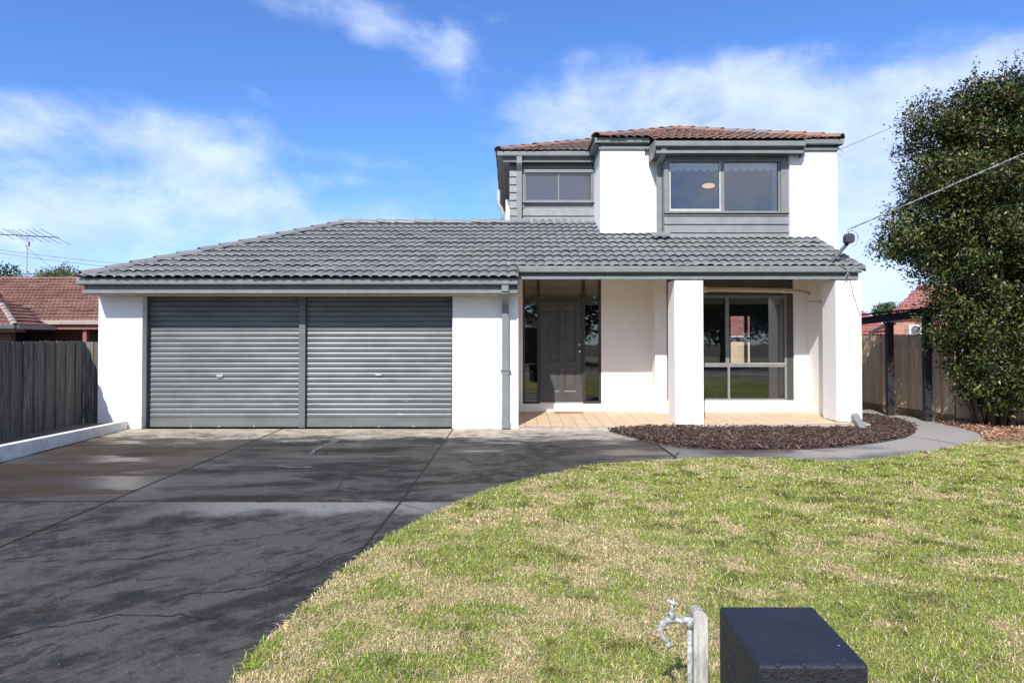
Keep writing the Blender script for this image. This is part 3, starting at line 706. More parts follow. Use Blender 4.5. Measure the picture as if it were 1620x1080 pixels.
# dark end box where the garage eave meets the porch eave
MB().box(.095,.112,11.5,12.1,A(.84),A(1.30)).build('eave_end_board', M['grey_d'], house)
MB().box(6.13,6.155,y2+.13,14.2,A(1.12),A(1.32)).build('barge_board', M['grey'], house)
# ---- lower roof tiles
p1 = [(XL-.02,YE1-.03),(.10,YE1-.03),(.10,YE2-.03),(XR+.03,YE2-.03),(XR+.03,14.3),(1.8,15.3),(-.05,15.3),(-.05,YRDG),(XL+(YRDG-YE1)+.02,YRDG)]
hipx = XL+(YRDG-YE1)
roof = tile_field('roof', (XL,YE1,ZG), (1,0), (0,1), SL, p1, M['tile'], house, label='grey painted concrete tile roof over garage and porch')
tile_field('roof_side_slope', (XL,YE1,ZG), (0,1), (1,0), SL, [(XL-.02,YE1),(hipx,YRDG),(XL-.02,2*YRDG-YE1)], M['tile'], roof, nu=4)
tile_field('roof_rear_slope', (XL,2*YRDG-YE1,ZG), (1,0), (0,-1), SL, [(XL,2*YRDG-YE1),(-.06,2*YRDG-YE1),(-.06,YRDG),(hipx,YRDG)], M['tile'], roof, nu=3)
deck('roof_sarking', [(XL+.06,YE1+.06,ZG+.02),(.08,YE1+.06,ZG+.02),(.08,15.2,zroof(15.2)-.005),(hipx+.1,15.2-.15,zroof(15.05)-.005)], M['grey_d'], roof)
deck('roof_sarking', [(.1,12.08,zroof(12.08)-.005),(XR,12.08,zroof(12.08)-.005),(XR,14.3,zroof(14.3)-.005),(.1,15.2,zroof(15.2)-.005)], M['grey_d'], roof)
caps('hip_cap', (XL+.05,YE1+.05,ZG+.065), (hipx,YRDG,ZRDG+.065), M['cap'], roof)
caps('ridge_cap', (hipx-.1,YRDG,ZRDG+.06), (-.06,YRDG,ZRDG+.06), M['cap'], roof)
caps('hip_cap', (XL+.05,2*YRDG-YE1-.05,ZG+.065), (hipx,YRDG,ZRDG+.065), M['cap'], roof)
# verge tiles on the right edge, stepped
vg = MB()
for k in range(8):
    ya = YE2-.03+k*.32/math.sqrt(1+SL*SL); yb = ya+.31; za = zroof(ya)+.045; zb_ = zroof(yb)+.015
    vg.face([(XR-.06,ya,za+.01),(XR+.075,ya,za),(XR+.075,yb,zb_),(XR-.06,yb,zb_+.01)])
    vg.face([(XR+.075,ya,za),(XR+.075,ya,za-.11),(XR+.075,yb,zb_-.11),(XR+.075,yb,zb_)])
    vg.face([(XR-.06,ya,za+.01),(XR-.06,ya,za-.05),(XR+.075,ya,za-.06),(XR+.075,ya,za)])
o = vg.build('verge_tiles', M['tile'], roof); a_ = o.data.attributes.new('rnd','FLOAT','FACE'); a_.data.foreach_set('value', rng.random(len(o.data.polygons)).astype(np.float32))
# ---- upper storey
YW = 14.2; YB = 13.85; YLW = 15.25; ZU = A(4.20); YG = 14.0; SU = .38
bx0, bx1 = px(1052,YB), px(1249,YB)
uw = MB(); uw.box(px(950,YW), bx0+.06, YW, YW+.2, 2.4, A(4.02)); uw.box(px(950,YW),px(950,YW)+.2,14.401,15.26,2.4,A(4.02))
uw.build('upper_wall', M['white'], house)
MB().box(bx1+.001,6.59,13.78,YB+.20,2.4,A(3.93)).build('upper_wall', M['white'], house)
MB().box(px(950,14.15),px(1021,14.15),14.13,14.1995,zroof(14.1),A(4.03)).build('upper_pier', M['white'], house, bevel=.01)
# weatherboards
def boards(mb, x0, x1, y, z0, z1, bh=.18, holes=(), zoff=0):
    z = z0-zoff
    while z < z1-.005:
        za, zt = max(z, z0), min(z+bh, z1)
        segs = [(x0, x1)]
        for h in holes:
            if za < h[3]-.01 and zt > h[2]+.01:
                ns = []
                for s_ in segs:
                    if h[0] > s_[0]: ns.append((s_[0], min(h[0], s_[1])))
                    if h[1] < s_[1]: ns.append((max(h[1], s_[0]), s_[1]))
                segs = ns
        for (a, b) in segs:
            if b-a < .005: continue
            # tapered board, thick at the bottom edge
            pr = [(y-.034,za),(y-.006,zt-.001),(y+.02,zt-.001),(y+.02,za)]
            mb.extr(pr[::-1], a, b)
        z += bh
lx0, lx1 = px(806,YLW), px(951,YLW)
swx0, swx1, swz0, swz1 = px(829,YLW), px(939,YLW), pz(319,YLW), pz(272,YLW)
MB().box(lx0,swx0,YLW+.02,YLW+.12,2.9,A(4.02)).box(swx1,lx1,YLW+.02,YLW+.12,2.9,A(4.02)).box(swx0,swx1,YLW+.02,YLW+.12,2.9,swz0).box(swx0,swx1,YLW+.02,YLW+.12,swz1,A(4.02)).build('upper_left_wall', M['grey'], house)
cl = MB(); boards(cl, lx0, lx1, YLW, zroof(15.1)+.03, A(3.95), .176, [(swx0,swx1,swz0,swz1)]); cl.build('weatherboards', M['grey'], house, label='grey weatherboards round the small upper window')
MB().box(px(800,17),px(806.5,17),17,17.2,2.5,pz(315,17)).box(lx0+.001,lx0+.15,YLW+.121,21.5,2.9,A(4.02)).build('upper_side_wall', M['white'], house)
def window(x0, x1, z0, z1, y, fw, splits_x=(), splits_z=(), fm='frame', glass='glass', dep=.07, track=None, name='window'):
    f = MB(); f.box(x0,x0+fw,y,y+dep,z0,z1); f.box(x1-fw,x1,y,y+dep,z0,z1); f.box(x0+fw,x1-fw,y,y+dep,z0,z0+fw); f.box(x0+fw,x1-fw,y,y+dep,z1-fw,z1)
    for (sx, wd, za, zb_) in splits_x: f.box(sx-wd/2,sx+wd/2,y+.004,y+dep-.004,za if za else z0+fw,zb_ if zb_ else z1-fw)
    for (sz, wd, xa, xb) in splits_z: f.box(xa if xa else x0+fw,xb if xb else x1-fw,y+.002,y+dep-.002,sz-wd/2,sz+wd/2)
    w_ = f.build(name, M[fm], house, bevel=.003)
    gq = MB(); gq.box(x0+fw*.5,x1-fw*.5,y+dep*.5,y+dep*.5+.003,z0+fw*.5,z1-fw*.5); gq.build('pane', M[glass], w_)
    return w_
sw = window(swx0+.02, swx1-.02, swz0+.015, swz1-.02, YLW-.01, .028, [((swx0+swx1)/2,.03,None,None)], (), 'frame', 'obscure', .05)
# architrave round small window
ar = MB(); a_ = .075
ar.box(swx0-a_,swx1+a_,YLW-.045,YLW-.012,swz1-.01,swz1+.065); ar.box(swx0-.055,swx0+.018,YLW-.042,YLW-.012,swz0,swz1-.01); ar.box(swx1-.018,swx1+.055,YLW-.042,YLW-.012,swz0,swz1-.01)
ar.box(swx0-.03,swx1+.05,YLW-.07,YLW-.012,swz0-.022,swz0+.012); ar.build('architrave', M['grey'], sw, bevel=.002)
MB().box(swx0,swx1,YLW+.10,YLW+.12,swz0,swz1).build('backing', M['interior'], sw)
# bay window
bz0, bzs, bzt = pz(375,YB), pz(336,YB), A(3.755)
bb_ = MB(); boards(bb_, bx0, bx1, YB+.026, bz0, bzs-.012, .172, zoff=.075); bb_.build('bay_weatherboards', M['grey'], house, label='grey weatherboards below the big upper window')
bc = MB(); bc.box(bx0+.01,bx1-.01,YB+.047,14.199,bz0,bzs-.02); bc.box(bx0,bx0+.085,YB-.005,14.19,bzs+.003,bzt); bc.box(bx1-.15,bx1-.001,YB-.005,14.19,bzs+.003,bzt); bc.box(bx0+.086,bx1-.151,YB+.0,14.19,bzt-.09,bzt)
bc.box(bx0-.01,bx0-.001,YB+.03,14.19,bz0,bzt); bc.build('bay_surround', M['grey'], house, bevel=.004)
wl, wr = px(1058,YB), px(1237,YB); wz1 = pz(248,YB); midx = px(1145,YB)
bay = window(wl, wr, bzs+.01, wz1, YB+.03, .034, [(midx,.075,None,None)], (), 'frame', 'glass', .08)
MB().box(bx0-.015,bx1+.005,YB-.035,YB+.03,bzs-.011,bzs+.009).build('sill', M['frame'], bay, bevel=.003)
sc = MB(); sc.box(wl+.036,wl+.058,YB+.035,YB+.07,bzs+.045,wz1-.035); sc.box(midx-.06,midx-.038,YB+.035,YB+.07,bzs+.045,wz1-.035); sc.box(wl+.059,midx-.061,YB+.035,YB+.07,bzs+.045,bzs+.085)
sc.build('sliding_sash', M['alu'], bay)
# scalloped valance blinds
for (xa, xb) in ((wl+.06,midx-.04),(midx+.04,wr-.05)):
    vb = MB(); n_ = 60; zt_ = wz1-.0; zb0 = pz(268,YB+.2)
    for i in range(n_):
        t0, t1 = i/n_, (i+1)/n_; s0 = abs(math.sin(t0*math.pi*6.5))*.05; s1 = abs(math.sin(t1*math.pi*6.5))*.05
        X0, X1 = xa+(xb-xa)*t0, xa+(xb-xa)*t1
        for (yy, fl) in ((YB+.115,0),(YB+.121,1)):
            q = [(X0,yy,zb0-s0),(X1,yy,zb0-s1),(X1,yy,zt_),(X0,yy,zt_)]; vb.face(q if not fl else q[::-1])
        vb.face([(X0,YB+.115,zb0-s0),(X0,YB+.121,zb0-s0),(X1,YB+.121,zb0-s1),(X1,YB+.115,zb0-s1)])
    vb.build('scalloped_blind', M['blind'], bay)
cv = MB(); n_ = 14
for i in range(n_):
    xa = px(1222,14.1)+i*.014; cv.box(xa, xa+.014, 14.05+.02*math.sin(i*1.9), 14.058+.02*math.sin(i*1.9), bzs+.02, pz(290,14.1)+.25)
cv.build('curtain', M['blind'], bay)
# upper room shell
ur = MB(); RX0, RX1, RY0, RY1, RZ0, RZ1 = 2.1, 6.38, 14.41, 18.4, A(1.9), A(4.0)
ur.face([(RX0,RY1,RZ0),(RX1,RY1,RZ0),(RX1,RY1,RZ1),(RX0,RY1,RZ1)]); ur.face([(RX0,RY0,RZ0),(RX0,RY1,RZ0),(RX0,RY1,RZ1),(RX0,RY0,RZ1)]); ur.face([(RX1,RY0,RZ0),(RX1,RY0,RZ1),(RX1,RY1,RZ1),(RX1,RY1,RZ0)])
ur.face([(RX0,RY0,RZ1),(RX0,RY1,RZ1),(RX1,RY1,RZ1),(RX1,RY0,RZ1)]); ur.face([(RX0,RY0,RZ0),(RX1,RY0,RZ0),(RX1,RY1,RZ0),(RX0,RY1,RZ0)])
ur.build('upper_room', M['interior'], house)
# upper eaves: gutters stepping round the pier and bay hood
ZH = A(3.985); YH = 13.50; YR2 = 13.65; XR2 = 6.67; ZR2 = ZU-SU*.35
def gut(fn, *a):
    q = MB(); fn(q, *a); q.build('gutter', M['grey'], house)
gut(gutter, px(942,YG), 2.84, YG, ZU); gut(gutter, 5.845, XR2, YR2, ZR2); gut(gutter, 2.86, 5.82, YH, ZH); gut(gutter, -.33, px(942,YG), 15.0, ZU)
gut(gutter_y, YG, 14.99, px(942,YG), ZU); gut(gutter_y, YR2, 22, XR2, ZR2, -1); gut(gutter_y, 15.02, 21.6, -.33, ZU-.003)
for a in ((1.80,2.86,YG+.122,YG+.129,A(3.99),ZU+.0),(1.80,2.86,YG+.08,YG+.121,A(3.985),A(4.035)),(5.85,6.60,YR2+.122,YR2+.20,A(3.86),ZR2),(5.85,6.62,YR2+.08,YR2+.121,A(3.865),A(3.915)),
          (2.875,5.815,YH+.122,YH+.145,A(3.765),ZH),(2.875,5.815,YH+.06,YH+.121,A(3.755),A(3.81)),(-.20,1.82,15.122,15.14,A(3.985),ZU),(-.20,1.82,15.06,15.121,A(3.975),A(4.0)),
          (-.21,-.19,15.142,21.6,A(3.985),ZU-.01),(1.822,1.845,YG+.13,15.12,A(3.985),ZU)):
    MB().box(*a).build('fascia', M['grey'], house, bevel=.002)
for a in ((-.19,1.82,15.142,15.40,A(3.985),A(4.0)),(-.19,-.06,15.401,21.6,A(3.985),A(4.0)),(2.88,5.815,YH+.146,14.2,A(3.757),A(3.772))):
    MB().box(*a).build('soffit', M['grey_d'], house)
# hood end brackets (curved boards)
for xa, yb_ in ((2.842, 14.15), (5.818, YB+.03)):
    eb = MB(); prof = [(YH+.01,ZH+.02),(YH+.02,ZH-.10),(YH+.08,A(3.79)),(YH+.14,A(3.72)),(YH+.22,A(3.70)),(yb_,A(3.70)),(yb_,ZH+.06)]
    eb.extr(prof, xa, xa+.026, 'x'); eb.build('hood_end_board', M['grey'], house, label='pale curved end board of the hood over the big upper window')
# upper roof
zu = lambda q: ZU+SU*q
AX, AY = 4.015, 16.305; BX, BY = 2.995, 18.325; CY = 17.305; ZA = zu(AY-14)+.04; ZB_ = ZU+SU*3.325+.04
front = [(1.69,YG-.02),(2.84,YG-.02),(2.84,YH-.02),(5.85,YH-.02),(5.85,YR2-.02),(XR2+.02,YR2-.02),(AX,AY)]
ur_ = tile_field('upper_roof', (1.71,YG,ZU), (1,0), (0,1), SU, front, M['tile_up'], house, amp=.026, lift=.030, label='worn terracotta and grey tile roof of the upper storey')
tile_field('upper_roof_slope', (-.33,15.0,ZU), (1,0), (0,1), SU, [(-.35,14.98),(1.70,14.98),(AX,CY),(BX,BY)], M['tile_up'], ur_, amp=.026, lift=.030)
tile_field('upper_roof_slope', (1.71,14.0,ZU), (0,1), (1,0), SU, [(1.69,14.0),(AX,AY),(AX,CY),(1.69,15.0)], M['tile_up'], ur_, nu=4)
tile_field('upper_roof_slope', (XR2,YR2,ZR2), (0,1), (-1,0), SU, [(XR2+.02,YR2),(XR2+.02,22.0),(BX,BY),(AX,CY),(AX,AY)], M['tile_up'], ur_, nu=4)
tile_field('upper_roof_slope', (-.33,15.0,ZU), (0,1), (1,0), SU, [(-.35,15.0),(BX,BY),(-.35,21.65)], M['tile_up'], ur_, nu=4)
tile_field('upper_roof_slope', (-.33,21.65,ZU), (1,0), (0,-1), SU, [(-.33,21.65),(6.3,21.65),(BX,BY)], M['tile_up'], ur_, nu=3)
deck('upper_sarking', [(1.8,14.1,zu(.09)),(6.2,14.1,zu(.09)),(AX,AY,zu(AY-14))], M['grey_d'], ur_)
deck('upper_sarking', [(2.9,13.68,zu(-.32)),(6.6,13.75,zu(-.25)),(6.2,14.1,zu(.09)),(2.9,14.1,zu(.09))], M['grey_d'], ur_)
for a, b in (((1.74,14.03,ZU+.05),(AX,AY,ZA)),((XR2-.03,YR2+.03,ZR2+.05),(AX,AY,ZA)),((-.30,15.03,ZU+.05),(BX,BY,ZB_)),((AX,AY,ZA),(AX,CY,ZA)),((AX,CY,ZA),(BX,BY,ZB_)),((XR2-.03,21.97,ZR2+.05),(BX,BY,ZB_)),((-.30,21.62,ZU+.05),(BX,BY,ZB_))):
    caps('hip_cap', a, b, M['cap_up'], ur_)
# flashing under upper walls
for a in ((lx0-.03,lx1,15.20,15.245,zroof(15.05)+.0,zroof(15.05)+.05),(px(952,14.1),px(1034,14.1),14.09,14.13,zroof(14.1)+.02,zroof(14.1)+.06),(bx0+.03,bx1-.01,YB-.02,YB+.02,bz0-.05,bz0-.002)): MB().box(*a).build('flashing', M['grey_d'], house)
# ---- downpipes
def dpipe(pts, w_=.10, d_=.075, spread=None):
    mb = MB()
    for a, b in zip(pts[:-1], pts[1:]): mb.bar(a, b, w_, d_, up=(0,-1,0) if abs(b[2]-a[2]) > abs(b[1]-a[1]) else (0,0,1))
    o = mb.build('downpipe', M['grey'], house, bevel=.004)
    return o
xg = px(799.5,11.96)
dp = dpipe([(xg,11.53,GZ1-.10),(xg,11.53,GZ1-.22),(xg,11.95,GZ1-.42),(xg,11.95,.02)], .118, .075)
MB().box(xg-.068,xg+.068,11.90,11.995,.02,.17).build('pipe_shoe', M['grey'], dp, bevel=.004)
MB().box(xg-.085,xg+.085,11.9,11.998,1.02,1.045).build('pipe_bracket', M['grey'], dp)
xu = px(821.5,15.15)
dp = dpipe([(xu,15.05,ZU-.09),(xu,15.05,A(3.93)),(xu,15.17,A(3.80)),(xu,15.17,pz(350,15.15))], .118, .07)
MB().bar((px(808,15.0),14.98,pz(350,14.98)+.02),(px(836,15.0),14.98,pz(350,14.98)+.02),.085,.085).build('spreader_pipe', M['grey'], dp, bevel=.006)
xm = px(1044,14.0)
dp = dpipe([(xm,13.60,ZH-.08),(xm,13.60,ZH-.20),(xm,14.02,A(3.66)),(xm,14.02,pz(370,14.0))], .105, .07)
MB().bar((px(1031,13.7),13.66,pz(372,13.66)+.02),(px(1060,13.7),13.66,pz(372,13.66)+.02),.085,.085).build('spreader_pipe', M['grey'], dp, bevel=.006)
stub = MB(); stub.bar((px(1356,11.95),12.06,.24),(px(1360,11.7),11.62,.04),.11,.075,up=(0,0,1)); stub.build('drain_stub', M['grey'], house, bevel=.005)
# cream pvc pipe along the head of the porch window
pv = MB(); zp = pz(459,13.3)
pv.tube([(px(1114,13.3),13.3,zp+.015),(px(1170,13.3),13.3,zp+.01),(px(1242,13.3),13.3,zp-.008),(px(1256,13.3),13.28,zp-.02),(px(1268,13.3),13.22,zp-.05),(px(1279,13.2),13.14,zp-.09)], .045, 14)
pv.tube([(px(1111,13.3),13.3,zp+.015),(px(1119,13.3),13.3,zp+.015)], .062, 14); pv.tube([(px(1240,13.3),13.3,zp-.008),(px(1245,13.3),13.296,zp-.012)], .052, 14)
pv.build('overflow_pipe', M['beige'], house, smooth=True)
MB().box(px(1276,13.0),5.895,12.9,12.96,pz(479,13),pz(475.5,13)).build('wing_wall_rail', M['beige'], house)
# vent pipe at the far side of the upper storey
vp = MB(); xv = px(790,17.0); vp.tube([(xv-.02,17,pz(300,17)),(xv-.02,17,pz(322,17)),(xv+.05,17,pz(330,17)),(xv+.08,17,pz(334,17)),(xv+.08,17,pz(356,17))], .045, 10); vp.build('vent_pipe', M['gal'], house, smooth=True)
# ---- front door and sidelights
yd = 14.03; fz1 = 2.98
fr_ = MB(); zt_ = pz(474,14.0)
for xx, wd in ((DX0+.02,.045),(px(852,14),.05),(px(923.5,14),.055),(DX1-.022,.05)): fr_.box(xx-wd/2,xx+wd/2,yd-.02,yd+.08,DZ0+.001,fz1)
fr_.box(DX0,DX1,yd-.015,yd+.075,zt_-.03,zt_+.03)
for (xa, xb) in ((DX0+.04,px(852,14)-.025),(px(923.5,14)+.028,DX1-.046)): fr_.box(xa,xb,yd-.01,yd+.07,DZ0+.002,DZ0+.045)
fd = empty('front_door'); fd.parent = house
fr_.build('door_frame', M['brownframe'], fd, bevel=.003)
dl = MB(); dx0, dx1 = px(854.5,14.05), px(921,14.05); dz0, dz1 = DZ0+.035, zt_-.032; y0 = yd+.02
panels = []; cw = (dx1-dx0)
for (a, b) in ((.14,.46),(.56,.86)):
    panels.append((dx0+a*cw, dx0+b*cw, dz0+.40*(dz1-dz0), dz0+.93*(dz1-dz0))); panels.append((dx0+a*cw, dx0+b*cw, dz0+.10*(dz1-dz0), dz0+.33*(dz1-dz0)))
wall_holes(dl, dx0, dx1, dz0, dz1, y0, .018, panels); dl.box(dx0+.001,dx1-.001,y0+.02,y0+.04,dz0+.001,dz1-.001)
for (a, b, c_, d_) in panels:
    w1 = .035
    dl.v += [(a,y0,c_),(b,y0,c_),(b,y0,d_),(a,y0,d_),(a+w1,y0+.016,c_+w1),(b-w1,y0+.016,c_+w1),(b-w1,y0+.016,d_-w1),(a+w1,y0+.016,d_-w1)]; k = len(dl.v)-8
    dl.f += [(k,k+1,k+5,k+4),(k+1,k+2,k+6,k+5),(k+2,k+3,k+7,k+6),(k+3,k,k+4,k+7)]
    dl.box(a+w1+.012,b-w1-.012,y0+.006,y0+.0195,c_+w1+.012,d_-w1-.012)
dl.build('door_leaf', M['door'], fd)
kn = MB(); kz = pz(555.5,14); kx = px(917,14); kn.tube([(kx,y0,kz),(kx,y0-.012,kz)], .032, 14); kn.tube([(kx,y0-.01,kz),(kx,y0-.04,kz)], .012, 10); kn.ball((kx,y0-.055,kz), .027)
kn.build('door_knob', M['chrome'], fd, smooth=True)
kz2 = pz(545,14); MB().tube([(kx,y0,kz2),(kx,y0-.02,kz2)], .027, 14).build('deadbolt', M['chrome'], fd, smooth=True)
MB().box(dx0-.01,dx1+.01,yd-.03,yd+.06,DZ0+.001,DZ0+.03).build('threshold', M['alu'], fd)
sg = MB(); sg.box(DX0+.03,px(852,14),yd+.03,yd+.034,DZ0+.03,zt_); sg.box(px(923.5,14),DX1-.03,yd+.03,yd+.034,DZ0+.03,zt_); sg.build('sidelight_pane', M['glass'], fd)
sg = MB(); sg.box(DX0+.03,DX1-.03,yd+.032,yd+.036,zt_+.02,fz1-.002); sg.build('transom_pane', M['glass'], fd)
# hall interior
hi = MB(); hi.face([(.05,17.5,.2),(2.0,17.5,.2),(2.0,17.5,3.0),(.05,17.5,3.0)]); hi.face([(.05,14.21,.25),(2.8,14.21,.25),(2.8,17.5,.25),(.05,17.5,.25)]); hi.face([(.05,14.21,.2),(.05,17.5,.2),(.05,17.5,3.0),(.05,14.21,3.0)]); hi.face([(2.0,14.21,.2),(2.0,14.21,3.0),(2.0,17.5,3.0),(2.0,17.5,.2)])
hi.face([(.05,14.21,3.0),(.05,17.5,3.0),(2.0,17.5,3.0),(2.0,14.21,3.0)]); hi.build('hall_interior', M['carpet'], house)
for a, b in ((DX0+.04,px(850,14)),(px(926,14),DX1-.05)): MB().box(a,b,14.12,14.15,pz(482.5,14.1),zt_).build('blind_box', M['beige'], fd)
tb = MB(); tb.box(DX0+.005,DX1-.005,14.115,14.13,zt_+.03,2.975); tb.build('hall_bulkhead', M['cream'], house)
# ---- living room window
yw = 13.66; wh = pz(467,13.66)
pn = MB(); pn.box(wx0,wx1,yw-.01,yw+.08,wh,2.98); pn.box(px(1245,yw),wx1,yw-.01,yw+.08,wz0,wh-.001); pn.build('window_surround', M['door'], house)
tz = pz(577,yw); lw = window(wx0, px(1245,yw), wz0+.0, wh-.002, yw, .045, [(px(1151,yw),.07,tz,None),(px(1153,yw),.045,None,tz)], [(tz,.085,None,None)], 'frame', 'glass', .07)
MB().box(wx0,wx1-.0,yw-.03,yw+.0,wz0-.004,wz0+.018).box(px(1155,yw),px(1243,yw),yw-.012,yw+.0,tz+.02,tz+.035).build('sill', M['alu'], lw)
for a, b in ((wx0+.05,px(1147,yw)),(px(1155,yw),px(1240,yw))): MB().box(a,b,yw+.09,yw+.13,pz(481,13.75),pz(471,13.75)).build('blind_box', M['beige'], lw)
MB().box(px(1232,13.9),px(1232,13.9)+.12,13.85,13.87,wz0+.1,pz(482,13.9)).build('curtain', M['blind'], lw)
# living room interior, with a rear window
LX0, LX1, LY0, LY1, LZ0, LZ1 = 2.9, 6.385, 13.81, 18.2, .20, 2.75
lr = MB(); hx0, hx1 = px(1156,LY1), px(1206,LY1); hz0, hz1 = pz(574,LY1), pz(500,LY1)
wall_holes(lr, LX0, LX1, LZ0, LZ1, LY1, .12, [(hx0,hx1,hz0,hz1)])
lr.face([(LX0,LY0,LZ0),(LX1,LY0,LZ0),(LX1,LY1,LZ0),(LX0,LY1,LZ0)]); lr.face([(LX0,LY0,LZ0),(LX0,LY1,LZ0),(LX0,LY1,LZ1),(LX0,LY0,LZ1)]); lr.face([(LX1,LY0,LZ0),(LX1,LY0,LZ1),(LX1,LY1,LZ1),(LX1,LY1,LZ0)]); lr.face([(LX0,LY0,LZ1),(LX0,LY1,LZ1),(LX1,LY1,LZ1),(LX1,LY0,LZ1)])
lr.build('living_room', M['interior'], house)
rw = MB(); mxx = (hx0+hx1)/2; rw.box(mxx-.04,mxx+.04,LY1+.02,LY1+.09,hz0,hz1); rw.box(hx0,hx1,LY1+.021,LY1+.089,hz0+(hz1-hz0)*.45,hz0+(hz1-hz0)*.45+.05); rw.build('rear_window_frame', M['frame'], house)
# rear wall of the main body has an opening in line
# ---- service mast
sm_ = empty('service_mast'); sm_.parent = house
a0 = (px(1312,12.12), 12.12, pz(419,12.12)); a1 = (px(1336,12.35), 12.2, pz(384,12.2)); a2 = (px(1341,12.2), 12.18, pz(378,12.2))
MB().tube([a0,a1], .032, 10).build('mast_pole', M['grey_d'], sm_, smooth=True)
bxm = MB(); cx, cz = px(1344,12.15), pz(377,12.15); pr = [(cx-.075,cz-.07),(cx-.03,cz-.085),(cx+.05,cz-.085),(cx+.08,cz-.05),(cx+.08,cz+.04),(cx+.04,cz+.085),(cx-.05,cz+.085),(cx-.075,cz+.03)]
n0 = len(bxm.v); bxm.v += [(a,12.08,b) for a,b in pr]+[(a,12.22,b) for a,b in pr]; k = len(pr); bxm.f += [tuple(range(k)), tuple(reversed(range(k,2*k)))]+[(i,k+i,k+(i+1)%k,(i+1)%k) for i in range(k)]
bxm.build('fuse_box', pm('fuse_box_plastic',(.018,.02,.034),(.05,.05,.06),40,.6), sm_, bevel=.008)
lp = MB(); lp.tube([(cx-.02,12.14,cz+.13),(cx+.06,12.12,cz+.14),(cx+.13,12.12,cz+.10),(cx+.155,12.12,cz+.0),(cx+.12,12.12,cz-.11),(cx+.06,12.14,cz-.14)], .008, 6); lp.tube([(cx-.0,12.14,cz+.08),(cx-.02,12.14,cz+.17)], .012, 6); lp.build('cable_loop', M['wirel'], sm_)
cb = MB(); cb.tube([(px(1345,12.08),12.085,2.66),(px(1351,12.08),12.085,2.35),(px(1362,12.08),12.083,1.98)], .006, 6); cb.tube([(px(1330,11.97),11.97,GZ2+.02),(px(1340,11.97),11.965,GZ2-.05),(px(1345,11.97),11.965,GZ2-.2)], .008, 6); cb.tube([(px(1352,11.97),11.97,GZ2+.02),(px(1344,11.97),11.965,GZ2-.06),(px(1338,11.97),11.965,GZ2-.2)], .008, 6)
cb.build('service_cable', M['wire'], sm_)
# interior ceiling lamp (lit)
m, n, p = newmat('lit_lamp_glass'); p.inputs['Base Color'].default_value = (.9,.75,.55,1); p.inputs['Emission Color'].default_value = (1,.62,.30,1); p.inputs['Emission Strength'].default_value = .75; M['lamp'] = m
lampc = (px(1122,15.6), 15.6, pz(293,15.6)); lo = empty('ceiling_lamp', (0,0,0)); tag(lo, 'small warm glowing oval ceiling lamp behind the left pane of the big upper window', 'ceiling lamp')
lb_ = MB(); lb_.ball(lampc, .145, .145, .055); lb_.build('lamp_shade', M['lamp'], lo, smooth=True)
MB().tube([(lampc[0],lampc[1],lampc[2]+.05),(lampc[0],lampc[1],RZ1)], .012, 8).build('lamp_stem', M['chrome'], lo)
# doormat
mt = MB(); mt.box(px(876,13.9),px(921,13.9),13.62,13.93,zf(1,13.75)+.004,zf(1,13.75)+.018); tag(mt.build('doormat', pm('coir_mat',(.42,.20,.09),(.34,.15,.07),60,.95,bsc=200,bstr=1,bd=.01), bevel=.004), 'thin orange brown doormat on the pavers at the front door', 'doormat')

